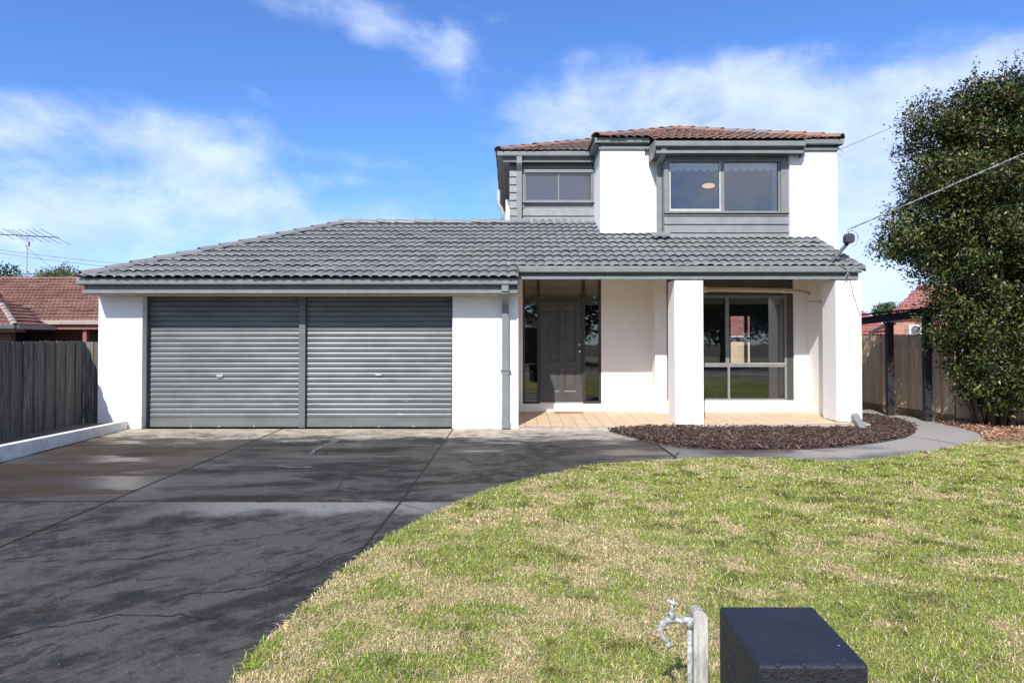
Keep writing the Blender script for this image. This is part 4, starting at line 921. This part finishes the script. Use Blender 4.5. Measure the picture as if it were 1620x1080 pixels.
# ================================================================== LEFT SIDE
kb = MB(); kpts = [(-6.82,11.98),(-6.70,11.98),(-6.36,6.5),(-6.1,3.0),(-6.22,3.0),(-6.48,6.5)]
kb.prism([(-6.86,11.99),(-6.74,11.99),(-6.45,8.0),(-6.20,4.0),(-6.10,1.0),(-6.22,1.0),(-6.32,4.0),(-6.57,8.0)], -.02, lambda x,y: .14+(12-y)*.018)
tag(kb.build('kerb_wall', M['white'], bevel=.01), 'low white rendered kerb wall along the left edge of the driveway', 'kerb wall')
tag(MB().prism([(-7.6,12.0),(-6.86,12.0),(-6.57,8.0),(-6.32,4.0),(-6.22,1.0),(-7.6,1.0)], -.02, .10).build('garden_strip', M['stripc']), kind='structure')
def fence(name, pts, z0, z1, mat, label, pw=.15, gap=.012, side=1, cap=False, plinth=.0, posts=(), lap=True, jit=.01, railmat=None):
    f = empty(name, (pts[0][0], pts[0][1], 0)); tag(f, label, 'fence'); mb = MB(); rr = []
    off = Vector((pts[0][0], pts[0][1], 0))
    for a, b in zip(pts[:-1], pts[1:]):
        a = Vector((*a,0)); b = Vector((*b,0)); t = (b-a); L = t.length; t.normalize(); nrm = Vector((-t.y, t.x, 0))*side
        nP = max(1, int(L/(pw+gap))); st = L/nP
        for i in range(nP):
            c = a+t*(st*(i+.5)); dd = (.0 if i % 2 else .017) if lap else random.uniform(0,.006)
            zt = z1+random.uniform(-jit, jit)
            w_ = (st-gap)*(1.16 if (lap and i % 2 == 0) else .97)
            rot = math.atan2(t.y, t.x)+random.uniform(-.02,.02)
            Mx = Matrix.Translation(c+nrm*dd-off+Vector((0,0,(z0+plinth+zt)/2))) @ Matrix.Rotation(rot, 4, 'Z') @ Matrix.Rotation(random.uniform(-.006,.006), 4, 'Y')
            mb.tbox(Mx, w_, .015, zt-z0-plinth); rr += [random.random()]*6
    o = mb.build('palings', mat, f); at = o.data.attributes.new('rnd','FLOAT','FACE'); at.data.foreach_set('value', np.array(rr, np.float32))
    for a, b in zip(pts[:-1], pts[1:]):
        a = Vector((*a,0)); b = Vector((*b,0)); t = (b-a).normalized(); nrm = Vector((-t.y, t.x, 0))*side
        for zz in (z0+.3, (z0+z1)/2, z1-.22): MB().bar(a-nrm*.045-off+Vector((0,0,zz)), b-nrm*.045-off+Vector((0,0,zz)), .04, .075).build('rail', railmat or mat, f)
    if plinth:
        pl = MB()
        for a, b in zip(pts[:-1], pts[1:]): pl.bar(Vector((*a,z0+plinth/2))-off, Vector((*b,z0+plinth/2))-off, .025, plinth)
        pl.build('plinth_board', railmat or mat, f)
    if cap:
        cp = MB()
        for a, b in zip(pts[:-1], pts[1:]): cp.bar(Vector((*a,z1+.014))-off, Vector((*b,z1+.014))-off, .06, .02)
        cp.build('capping_rail', railmat or mat, f)
    for (x, y) in posts: MB().box(x-off.x-.05,x-off.x+.05,y-off.y-.05,y-off.y+.05,z0-.05,z1-.05).build('post', railmat or mat, f)
    return f
M['rail_old'] = pm('old_rail_timber', (.13,.115,.10), (.08,.07,.06), 8, .9)
M['rail_new'] = pm('treated_rail_timber', (.30,.21,.12), (.20,.14,.08), 8, .9, stretch=(3,3,.5))
fence('paling_fence', [(-7.36,6.0),(-7.46,9.9),(-7.56,12.06)], .07, H+.005, M['pal_old'], 'weathered grey paling fence along the left boundary beside the garage', pw=.125, gap=.006, side=-1, jit=.008, railmat=M['rail_old'], posts=[(-7.56,8.0),(-7.62,10.8)])
fence('fence_return', [(-7.56,12.1),(-7.275,12.1)], .07, H, M['pal_old'], 'short sunlit return of grey palings between the left fence and the garage wall', pw=.13, gap=.006, side=-1, railmat=M['rail_old'])

# neighbour's house on the left
nh = empty('neighbour_house', (0,0,0)); tag(nh, 'low red tiled roof house behind the grey paling fence on the left', 'house')
YN = 24.0; zE = pz(508,YN); sN = .43; yR = 28.4; zRn = zE+sN*(yR-YN)
nr_ = tile_field('roof', (-34,YN,zE), (1,0), (0,1), sN, [(-34,YN),(-10,YN),(-10,yR),(-34,yR)], M['tile_red'], nh, nu=4, wave=.165, row=.33, amp=.03, lift=.035)
tile_field('roof_rear_slope', (-34,2*yR-YN,zE), (1,0), (0,-1), sN, [(-34,2*yR-YN),(-10,2*yR-YN),(-10,yR),(-34,yR)], M['tile_red'], nr_, nu=3)
caps('ridge_cap', (-34,yR,zRn+.04), (-10,yR,zRn+.04), M['tile_red'], nr_, r=.12)
deck('roof_sarking', [(-34,YN,zE),(-10,YN,zE),(-10,yR,zRn),(-34,yR,zRn)], M['grey_d'], nr_); deck('roof_sarking', [(-34,2*yR-YN,zE),(-10,2*yR-YN,zE),(-10,yR,zRn),(-34,yR,zRn)], M['grey_d'], nr_)
M['ngutter'] = pm('taupe_gutter', (.36,.29,.25), (.32,.26,.22), 4, .5); M['maroonp'] = pm('maroon_fascia', (.26,.10,.085), (.22,.09,.07), 4, .6)
gq = MB(); gutter(gq, -17.75, -10, YN-.1, zE+.03, .12, .15); gq.build('gutter', M['ngutter'], nh)
MB().box(-34,-10,YN+.03,YN+.06,zE-.28,zE+.0).build('fascia', M['maroonp'], nh); MB().box(-34,-10,YN+.061,YN+1.2,zE-.29,zE-.26).build('soffit', M['beige'], nh)
MB().box(-34,-10,YN+1.2,YN+1.4,0,zE-.25).build('wall', M['brick_dark'], nh); MB().box(-34,-33.8,YN+1.4,2*yR-YN,0,zE).box(-10.2,-10,YN+1.4,2*yR-YN-1,0,zE).box(-34,-10,2*yR-YN-1.2,2*yR-YN-1,0,zE).build('wall', M['brick_dark'], nh)
MB().box(px(135,YN+.3),px(141,YN+.3),YN+.15,YN+.28,0,zE-.28).build('verandah_post', M['maroonp'], nh)
for (xa, xb) in ((30,55),(60,84),(150,156)):
    MB().box(px(xa,25.1),px(xb,25.1),YN+1.14,YN+1.199,1.0,zE-.4).build('window', M['obscure'], nh)
# nearer wing of the same house at frame left
wy = 22.2; zw = pz(515,wy); xw = px(24,wy)
tile_field('wing_roof', (xw,wy,zw), (0,1), (-1,0), sN, [(xw,wy),(xw-5,wy+5),(xw-5,wy+1.9),(xw-1.0,YN+1.2),(xw-.0,YN+.2)], M['tile_red'], nh, nu=4)
wr_ = tile_field('wing_roof', (xw-12,wy,zw), (1,0), (0,1), sN, [(xw-12,wy),(xw,wy),(xw-1.9,wy+1.9),(xw-12,wy+3.5)], M['tile_red'], nh, nu=4)
deck('wing_sarking', [(xw-12,wy,zw),(xw,wy,zw),(xw-1.9,wy+1.9,zw+.8),(xw-12,wy+1.9,zw+.8)], M['grey_d'], wr_)
gq = MB(); gutter(gq, xw-12, xw+.03, wy-.1, zw+.03, .12, .14); gq.build('gutter', M['grey_d'], nh); gq = MB(); gutter_y(gq, wy, YN, xw+.1, zw+.03, -1, .12, .14); gq.build('gutter', M['ngutter'], nh)
caps('hip_cap', (xw,wy,zw+.05), (xw-1.8,wy+1.8,zw+.05+sN*1.8), M['ngutter'], wr_, r=.10)
MB().box(xw-12,xw-.5,wy+.5,wy+.7,0,zw-.1).build('wing_wall', M['brick_dark'], nh); MB().box(xw-12,xw-.02,wy+.02,wy+.5,zw-.2,zw-.12).build('wing_soffit', M['maroonp'], nh)
# antenna on neighbour's ridge
an = empty('tv_antenna', (px(41,yR),yR,zRn)); tag(an, 'metal television aerial on a thin mast above the red roof', 'antenna')
zb_ = pz(373,yR)-zRn; s_ = yR/F
MB().tube([(0,0,0),(0,0,zb_)], .022, 8).build('mast', M['gal'], an)
MB().tube([(-62*s_,0,zb_+.10),(50*s_,0,zb_-.06)], .024, 6).build('boom', M['grey_d'], an)
el_ = MB()
for dx_, l_ in ((-58,.35),(-36,.5),(-20,.55),(-14,.5),(-6,.55),(6,.6),(19,.6),(31,.7),(45,.75)):
    zz = zb_+.02-dx_*.0014; el_.tube([(dx_*s_-.36*l_,-l_*.7,zz+l_*.34),(dx_*s_+.36*l_,l_*.7,zz-l_*.34)], .011, 5)
el_.build('element', M['grey_d'], an)
MB().box(-.09,.09,-.05,.05,zb_-.42,zb_-.22).build('masthead_box', M['gal'], an)
MB().tube([(0,0,zb_-.5),(.95,1.2,-.0)], .008, 5).build('guy_wire', M['wire'], an)

# ================================================================== RIGHT SIDE
fence('side_fence', [(8.0,21.0),(8.12,15.7),(8.38,12.95)], -.03, pz(529.5,15), M['pal_new'], 'tan treated paling fence in shade behind the black pergola posts', pw=.11, gap=.004, side=-1, plinth=.17, railmat=M['rail_new'])
fence('corner_fence', [(8.40,12.93),(9.3,12.8),(14.5,12.2)], -.03, pz(529.5,15), M['pal_new'], 'tan paling fence partly sunlit behind the tree at the right edge', pw=.11, gap=.004, side=-1, plinth=.12, cap=True, railmat=M['rail_new'])
pg = empty('pergola', (7.8,14.1,0)); tag(pg, 'black painted pergola frame beside the side fence', 'pergola')
q1 = (px(1407,14.1)-7.8, 0); q2 = (px(1466,13.1)-7.8, -1.0)
for (x, y), hh in ((q1, .42), (q2, .50)): MB().box(x-.065,x+.065,y-.055,y+.055,-.04,A(hh)-.02).build('post', M['black'], pg, bevel=.005)
pgb = MB(); pgb.bar((px(1340,15.2)-7.8,1.1,A(.41)),(px(1478,12.9)-7.8,-1.25,A(.56)),.05,.15); pgb.build('beam', M['black'], pg)
MB().bar((px(1340,15.2)-7.9,1.2,A(.55)),(px(1478,12.9)-7.9,-1.2,A(.63)),.20,.02).build('roof_sheet', M['black'], pg)
# neighbour behind on right: brick wall, maroon roof, air conditioner
rh = empty('rear_neighbour_house', (0,0,0)); tag(rh, 'red brick house with maroon tiled roof beyond the side fence on the right', 'house')
yb_ = 27.0
MB().box(px(1412,yb_),px(1412,yb_)+9,yb_,yb_+.2,0,pz(500,yb_)).build('wall', M['brick'], rh)
MB().box(px(1370,yb_)-2,px(1412,yb_)-.01,yb_+.4,yb_+.6,0,pz(523,yb_)).build('wall', M['brick'], rh)
tile_field('roof', (px(1300,yb_),yb_-.2,pz(530,yb_)), (1,0), (0,1), .42, [(px(1300,yb_),yb_-.2),(px(1412,yb_)-.02,yb_-.2),(px(1412,yb_)-.02,yb_+2.2),(px(1370,yb_)-.6,yb_+4.0),(px(1300,yb_),yb_+4.0)], M['tile_maroon'], rh, nu=3)
tile_field('roof', (px(1412,yb_)-.3,yb_-.3,pz(500,yb_)), (1,0), (0,1), .42, [(px(1412,yb_)-.3,yb_-.3),(px(1412,yb_)+9,yb_-.3),(px(1412,yb_)+9,yb_+3.2),(px(1412,yb_)+3,yb_+3.2)], M['tile_maroon'], rh, nu=3)
MB().bar((px(1372,yb_),yb_-.2,pz(527,yb_)),(px(1416,yb_),yb_-.1,pz(506,yb_)),.05,.12).build('barge_board', M['brownframe'], rh)
ac = empty('air_conditioner', (px(1441,26.6),26.7,0)); tag(ac, 'white outdoor air conditioner unit against the brick house beyond the side fence', 'air conditioner')
az0, az1 = pz(531,26.7), pz(513.5,26.7); MB().box(0,.62,0,.26,az0,az1).build('casing', pm('white_enamel',(.6,.6,.58),(.52,.52,.5),5,.4), ac, bevel=.01)
MB().tube([(.24,-.004,(az0+az1)/2),(.24,-.02,(az0+az1)/2)], .17, 20).build('fan_grille', M['grey_d'], ac)
fb_ = MB()
for k in range(7): fb_.box(.07,.41,-.03,-.022,az0+.05+k*.05,az0+.06+k*.05)
fb_.box(.23,.25,-.031,-.0215,az0+.03,az1-.03); fb_.build('grille_bars', M['gal'], ac)
MB().box(.05,.57,.02,.24,-.02,az0).build('stand', M['gal'], ac)
# house seen through the living room's rear window + back fence
bh_ = empty('backyard_neighbour_house', (0,0,0)); tag(bh_, 'red tiled house seen through the porch window behind a tan fence', 'house')
yq = 34.0; zq = pz(533,yq)
tile_field('roof', (2,yq,zq), (1,0), (0,1), .42, [(2,yq),(20,yq),(18,yq+5),(4,yq+5)], M['tile_maroon'], bh_, nu=3, wave=.2)
MB().box(2.3,19.7,yq+.5,yq+.7,0,zq).build('wall', M['brick'], bh_)
fence('back_fence', [(-2,27.0),(13.0,27.0)], -.03, H-.0, M['pal_new'], 'tan back fence seen through the porch window', pw=.2, gap=.01, side=-1, railmat=M['rail_new'])

# ================================================================== TREES
def leaf_mesh(C, D, size, cols, name, mat, parent, up=.35, asp=.45):
    """C centres, D outward directions; kite leaves"""
    n_ = len(C); t = D*.6+rng.normal(0, .75, (n_, 3)); t /= np.linalg.norm(t, axis=1)[:, None]
    nn_ = rng.normal(0, .6, (n_, 3))+D*.4+np.array([0,0,up]); nn_ -= t*(nn_*t).sum(1)[:, None]; nn_ /= np.linalg.norm(nn_, axis=1)[:, None]
    s_ = np.cross(nn_, t); L = (size*(.6+.7*rng.random(n_)))[:, None]; W_ = L*asp
    b = C-t*L*.5; tip = C+t*L*.5-nn_*L*.12; l = C+s_*W_*.5+nn_*L*.06; r = C-s_*W_*.5+nn_*L*.06
    V = np.stack([b, r, tip, l], 1).reshape(-1, 3); i0 = np.arange(n_)*4; Fc = np.stack([i0,i0+1,i0+2,i0+3], 1)
    return mesh_np(name, V, Fc, mat, parent, col=np.repeat(cols, 4, axis=0))
def clump_tree(name, label, cat, base, lobes, nclump, nleaf, leaf, csize, palette, trunk, mat='leaf', sprigs=0, flecks=0, group=None, inner=.25, keep=None, bumps=0):
    t = empty(name, base); tag(t, label, cat, group)
    # lobes: (cx,cy,cz,rx,ry,rz) relative to base
    L = np.array(lobes, float)
    if bumps:                                   # many smaller boughs standing out of the big lobes
        k0 = rng.integers(0, len(L), bumps); dd0 = rng.normal(0,1,(bumps,3)); dd0 /= np.linalg.norm(dd0,axis=1)[:,None]
        rr0 = rng.uniform(.28,.52,bumps); L2 = np.concatenate([L[k0,:3]+dd0*L[k0,3:]*rng.uniform(.72,.93,bumps)[:,None], rr0[:,None]*np.array([[1,1,.75]])], 1)
        L = np.concatenate([L*np.array([1,1,1,.93,.93,.95]), L2])
    vol = L[:,3]*L[:,4]*L[:,5]; vol = vol**.8; pick = rng.choice(len(L), nclump, p=vol/vol.sum())
    d_ = rng.normal(0,1,(nclump,3)); d_ /= np.linalg.norm(d_,axis=1)[:,None]
    rad = np.where(rng.random(nclump) < inner, rng.random(nclump)**.5*.75, .80+.22*rng.random(nclump))
    CC = L[pick,:3]+d_*rad[:,None]*L[pick,3:]
    if keep is not None: k_ = keep(CC); CC = CC[k_]; d_ = d_[k_]; rad = rad[k_]
    bright = rng.random(len(CC))
    nl = nleaf; idx = np.repeat(np.arange(len(CC)), nl); N = len(idx)
    off = rng.normal(0, csize, (N,3)); off[:,2] *= .75; C = CC[idx]+off
    D = d_[idx]*.8+off/csize*.3; D /= np.linalg.norm(D,axis=1)[:,None]+1e-6
    pal = np.array(palette); k = np.clip((bright[idx]*.55+rng.random(N)*.55)*len(pal), 0, len(pal)-1).astype(int)
    cols = pal[k]*(.7+.6*rng.random((N,1)))
    if flecks:
        zz = C[:,2]; hi_ = rng.random(N) < flecks*np.clip((zz-zz.min())/(zz.max()-zz.min()),.15,1)**1.5
        cols[hi_] = np.array([.085,.045,.018])*(.6+.8*rng.random((hi_.sum(),1)))
    if sprigs:
        m_ = rng.choice(np.where(rad>.85)[0], sprigs); SC = []; SD = []
        for i in m_:
            dd = d_[i]*.5+np.array([rng.normal(0,.25),rng.normal(0,.25),.75]); dd /= np.linalg.norm(dd); ln = rng.uniform(.25,.6); q = np.arange(0,ln,.022)
            pp = CC[i]+dd*.1+dd[None,:]*q[:,None]; SC.append(pp+rng.normal(0,.028,pp.shape)); SD.append(np.repeat(dd[None,:],len(q),0))
        SC = np.concatenate(SC); SD = np.concatenate(SD); C = np.concatenate([C,SC]); D = np.concatenate([D,SD])
        sc_ = pal[rng.integers(len(pal)//2,len(pal),len(SC))]*(.7+.6*rng.random((len(SC),1))); rd = rng.random(len(SC))<.2; sc_[rd] = np.array([.09,.05,.022]); cols = np.concatenate([cols,sc_])
    leaf_mesh(C, D, leaf, cols, 'crown', M[mat], t)
    tm = MB()
    for pts, r0, r1 in trunk:
        n_ = len(pts); tm.tube(pts, [r0+(r1-r0)*i/(n_-1) for i in range(n_)], 9)
    # limbs into the crown
    tm.build('trunk', M['bark'], t, smooth=True)
    return t
pal_dark = [(.009,.013,.005),(.016,.024,.007),(.028,.041,.010),(.046,.064,.015),(.078,.095,.022),(.13,.13,.032)]
bx, by = 8.64, 12.3
lobes = [(-.25,-.35,.72,.5,.42,.42),(.5,-.3,.95,.55,.4,.38),(-.45,.1,5.65,.75,.7,.55),(-.15,-.1,.95,.62,.6,.55),(.05,-.2,1.5,.9,.85,.7),(-.4,0,1.9,.75,.8,.6),(.95,.1,2.05,1.1,1.0,.8),(.5,.1,2.8,1.7,1.4,1.1),(-.4,0,2.8,.95,1,.8),(-.5,0,3.4,1.1,1.15,.85),(.8,.1,3.8,1.7,1.4,1.2),
         (-.4,.1,4.3,1.05,1.05,.9),(-.55,.1,5.0,.82,.85,.85),(.5,.1,4.9,1.5,1.3,1.1),(.1,.1,5.55,.95,.9,.75),(1.2,.1,5.5,1.2,1.0,.85),(1.9,.1,3.2,1.2,1.1,1.3),(2.0,.1,4.9,1.1,1,1.2),(-1.3,0,3.3,.40,.45,.38),(2.6,.1,4.0,1.1,1,1.6)]
trunk = []
for i in range(9):
    a = i*2*math.pi/9; r_ = .10+.08*random.random()
    p0_ = (r_*math.cos(a)*1.4,r_*math.sin(a),-.03); tx_ = math.cos(a)*random.uniform(.5,1.1)+.25; ty_ = math.sin(a)*.6; 
    trunk.append(([p0_,(p0_[0]*1.5+tx_*.12,p0_[1]*1.5,.5),(p0_[0]+tx_*.4,p0_[1]+ty_*.4,1.3),(tx_*.8,ty_*.8,2.6),(tx_,ty_,4.2)], random.uniform(.045,.075), .015))
clump_tree('evergreen_tree', 'tall dense dark glossy leaved evergreen tree at the right of the house', 'tree', (bx,by,0), lobes, 3000, 78, .070, .118, pal_dark, trunk, 'leaf', sprigs=230, flecks=.08, inner=.36, bumps=70)
# low suckers round the trunk
# distant trees at left
palm_ = [(.02,.035,.012),(.04,.06,.02),(.07,.10,.035),(.12,.15,.06)]
def simple_tree(name, label, x, y, h, r, pal, nc=90, nl=45, leaf=.22, group=None, cs=None):
    lob = [(random.uniform(-.4,.4)*r,random.uniform(-.4,.4)*r,h-r*random.uniform(.7,1.3),r*random.uniform(.5,.8),r*random.uniform(.5,.8),r*random.uniform(.45,.65)) for _ in range(6)]
    return clump_tree(name, label, 'tree', (x,y,0), lob, nc, nl, leaf, cs or r*.14, pal, [([(0,0,0),(.05,0,h*.4),(0,.05,h*.8)], r*.09, r*.03)], 'leaf2', group=group)
yy = 42
simple_tree('background_tree', 'dark leafy tree above the red roof at the left edge', px(2,yy), yy, pz(409,yy), 2.0, pal_dark[1:], 160, 60, .24)
simple_tree('background_tree', 'pale green round tree poking above the red roof ridge', px(80,52), 52, pz(418,52), 2.2, [(.08,.11,.04),(.13,.17,.07),(.18,.22,.10)], 110, 45, .22)
simple_tree('background_tree', 'olive green round tree beside the end of the grey garage roof', px(106,50), 50, pz(413,50), 2.0, [(.06,.09,.03),(.10,.13,.05),(.15,.17,.08)], 110, 45, .22)
simple_tree('background_conifer', 'small pointed green tree over the brick house on the right', px(1399,45), 45, pz(474,45), 1.0, [(.04,.07,.02),(.08,.12,.04)], 90, 40, .16)
# across the street (visible in the window reflections)
for i, (x, y, h, r, lb) in enumerate([(10,-20,8,3.6,'dark dense tree opposite the porch'),(15,-21,8,3.8,'dark spreading tree on the far verge opposite the porch window'),(19.5,-22,7.5,3.6,'broad tree on the far verge east of the porch'),(4,-22,9,4,'big garden tree across the street left of the opposite house'),(13,-23,8,3.6,'big garden tree across the street beyond the opposite driveway'),(-9,-30,11,5,'tall tree rising behind the opposite house'),(22,-26,9,4.2,'wide street tree at the far end of the road'),(-22,-25,8,4,'bushy tree on the far verge to the west')]):
    simple_tree('garden_tree', lb, x, y, h, r, palm_, 150, 55, .35)
oh = empty('opposite_house', (0,0,0)); tag(oh, 'brown brick house with tiled roof across the street', 'house')
MB().box(-16,3,-27,-20,0,2.5).build('wall', M['brick_dark'], oh)
tile_field('roof', (-16.6,-19.5,2.55), (1,0), (0,-1), .42, [(-16.6,-19.5),(3.6,-19.5),(-.4,-23.5),(-12.6,-23.5)], M['tile_red'], oh, nu=3)
tile_field('roof', (3.6,-27.5,2.55), (0,1), (-1,0), .42, [(3.6,-27.5),(3.6,-19.5),(-.4,-23.5)], M['tile_red'], oh, nu=3)
for xa in (-13,-7,-1): MB().box(xa,xa+2.2,-19.99,-19.95,.9,2.1).build('window', M['obscure'], oh)
MB().box(-16.6,3.6,-19.5,-19.4,2.38,2.55).build('gutter', M['frame'], oh)

# ================================================================== FOREGROUND
mb_ = MB(); z = H-.85
ft = [(.649,1.812),(.940,1.812),(.969,2.212),(.666,2.212)]
mbx = empty('letterbox', (.8,2.0,0)); mbs = M['mail'].node_tree; nq = NT(mbs); pq = mbs.nodes['Principled BSDF']; lk = pq.inputs['Base Color'].links[0].from_socket
nq.put(pq.inputs['Base Color'], nq.mix(nq.ss(nq.noise(nq.obj(), 38, 2, .5), .735, .75), lk, (.35,.33,.28)))
tag(mbx, 'navy painted masonry letterbox pillar in the lawn by the tap', 'letterbox')
rel = [(a-.8,b-2.0) for a,b in ft]
MB().prism(rel, -.02, z).build('pillar', M['mail'], mbx, bevel=.010)
# rough front skin, small black bumps on the front arris
fs = MB(); fs.prism([(rel[0][0]+.006,rel[0][1]-.004),(rel[1][0]-.006,rel[1][1]-.004),(rel[1][0]-.006,rel[1][1]+.002),(rel[0][0]+.006,rel[0][1]+.002)], 0, z-.012); fs.build('front_render', M['mailf'], mbx)
for q in (.18,.42,.72): MB().ball((rel[0][0]+.29*q,rel[0][1]+.002,z-.002),.006,.006,.006,10,6).build('arris_bump', M['black'], mbx)
sl_ = MB(); sl_.box(rel[0][0]+.05,rel[1][0]-.05,rel[0][1]-.012,rel[0][1]-.0045,z-.20,z-.165); sl_.build('letter_slot', M['black'], mbx)

tp = empty('garden_tap', (0,0,0)); yt = 2.75
tag(tp, 'old galvanised garden tap on a bleached timber post in the lawn', 'tap')
xp0, xp1 = px(1094,yt), px(1116,yt); zt_ = pz(961,yt)
pw_ = MB(); prof = [(xp0,zt_-.012),(xp0+.006,zt_),(xp0+.018,zt_+.004),(xp1-.022,zt_),(xp1-.006,zt_-.012),(xp1,zt_-.03)]
n0 = 0; poly = [(xp0,-.03)]+prof+[(xp1,-.03)]; k = len(poly)
pw_.v = [(a,yt-.02,b) for a,b in poly]+[(a,yt+.045,b) for a,b in poly]; pw_.f = [tuple(range(k)), tuple(reversed(range(k,2*k)))]+[(i,k+i,k+(i+1)%k,(i+1)%k) for i in range(k)]
pw_.build('timber_post', M['postwood'], tp, bevel=.003)
xr = px(1089,yt); zh = pz(978,yt)
ri = MB(); ri.tube([(xr,yt+.0,-.02),(xr,yt,zh)], .0105, 12); ri.tube([(xr,yt,zh-.03),(xr,yt,zh+.014)], .014, 12)
ri.tube([(xr+.012,yt,zh),(xr-.02,yt,zh+.001),(px(1072,yt),yt,zh+.002),(px(1062,yt),yt,zh+.003)], [.0125,.013,.011,.012], 12); ri.tube([(px(1077,yt),yt,zh+.001),(px(1073,yt),yt,zh+.001)], .0155, 8)
ri.build('riser_pipe', M['gal'], tp, smooth=True)
sp = MB(); P = lambda x, y: (px(x,yt), yt-.004, pz(y,yt))
sp.tube([P(1064,976),P(1054,976),P(1047,981),P(1042,990),P(1045,1000),P(1052,1008),P(1055,1016)], [.013,.0145,.014,.0125,.0115,.0095,.0085], 12); sp.tube([P(1054,1011),P(1056,1018)], .011, 10)
sp.build('spout', M['gal'], tp, smooth=True)
hd = MB(); hd.tube([P(1061,974),P(1060,966),P(1061,958),P(1062,952)], [.014,.011,.007,.006], 12); hd.tube([P(1060,968),P(1060,964)], .0125, 6); hd.tube([P(1056,946),P(1062,949),P(1069,951)], [.006,.008,.006], 8); hd.tube([(px(1062,yt),yt-.03,pz(949,yt)),(px(1062,yt),yt+.025,pz(949,yt))], .005, 8); hd.ball(P(1055,946), .0075); hd.ball(P(1069,951), .0075)
hd.build('tap_handle', M['gal'], tp, smooth=True)
rf = MB(); rf.tube([P(1047,997),P(1040,1000),P(1034,1001)], [.008,.010,.008], 8); rf.ball(P(1032,998), .009); rf.ball(P(1037,992), .006); rf.build('rusty_fitting', M['rust'], tp, smooth=True)

# ================================================================== WIRES
def catenary(a, b, sag, n=24):
    a = Vector(a); b = Vector(b); return [tuple(a+(b-a)*(i/n)-Vector((0,0,sag*4*(i/n)*(1-i/n)))) for i in range(n+1)]
s0 = Vector((px(1345,12.14),12.14,pz(362,12.14))); e0 = Vector((px(1620,9.3),9.3,pz(235,9.3)))
e1 = s0+(e0-s0)*4.2; w1 = MB(); base = catenary(s0, e1, .10, 90)
for k in range(2):
    pts = []
    for i, q in enumerate(base):
        q = Vector(q); a = i*1.9+k*math.pi; pts.append(q+Vector((0, math.cos(a), math.sin(a)))*.008)
    w1.tube(pts, .0085, 6)
tag(w1.build('service_wire', M['wirel']), 'thick twisted service cable running to the dark box on the porch roof', 'overhead wire')
s1 = Vector((px(1324,13.8),13.8,pz(238,13.8))); e2 = Vector((px(1620,17.5),17.5,pz(99,17.5))); e3 = s1+(e2-s1)*1.8
w2 = MB(); w2.tube(catenary(s1, e3, .12, 30), .008, 6); w2.tube([s1,s1+Vector((.12,.02,-.10)),s1+Vector((.16,0,-.02)),s1+Vector((.10,0,.03))], .005, 5); w2.tube([s1,s1+Vector((-.02,.05,-.25))], .006, 5)
tag(w2.build('phone_wire', M['wire']), 'thin wire from the upper eave corner passing behind the tall tree', 'overhead wire')
for k, (ya, yb2) in enumerate(((395,413),(400,421))):
    w3 = MB(); w3.tube(catenary((px(-40,60),60,pz(ya-6,60)),(px(330,60),60,pz(yb2+12,60)), .3), .022, 4)
    tag(w3.build('distant_wire', M['wire']), ['upper faint power line crossing the sky behind the aerial','lower faint power line crossing the sky behind the aerial'][k], 'overhead wire', 'distant power lines on the left')
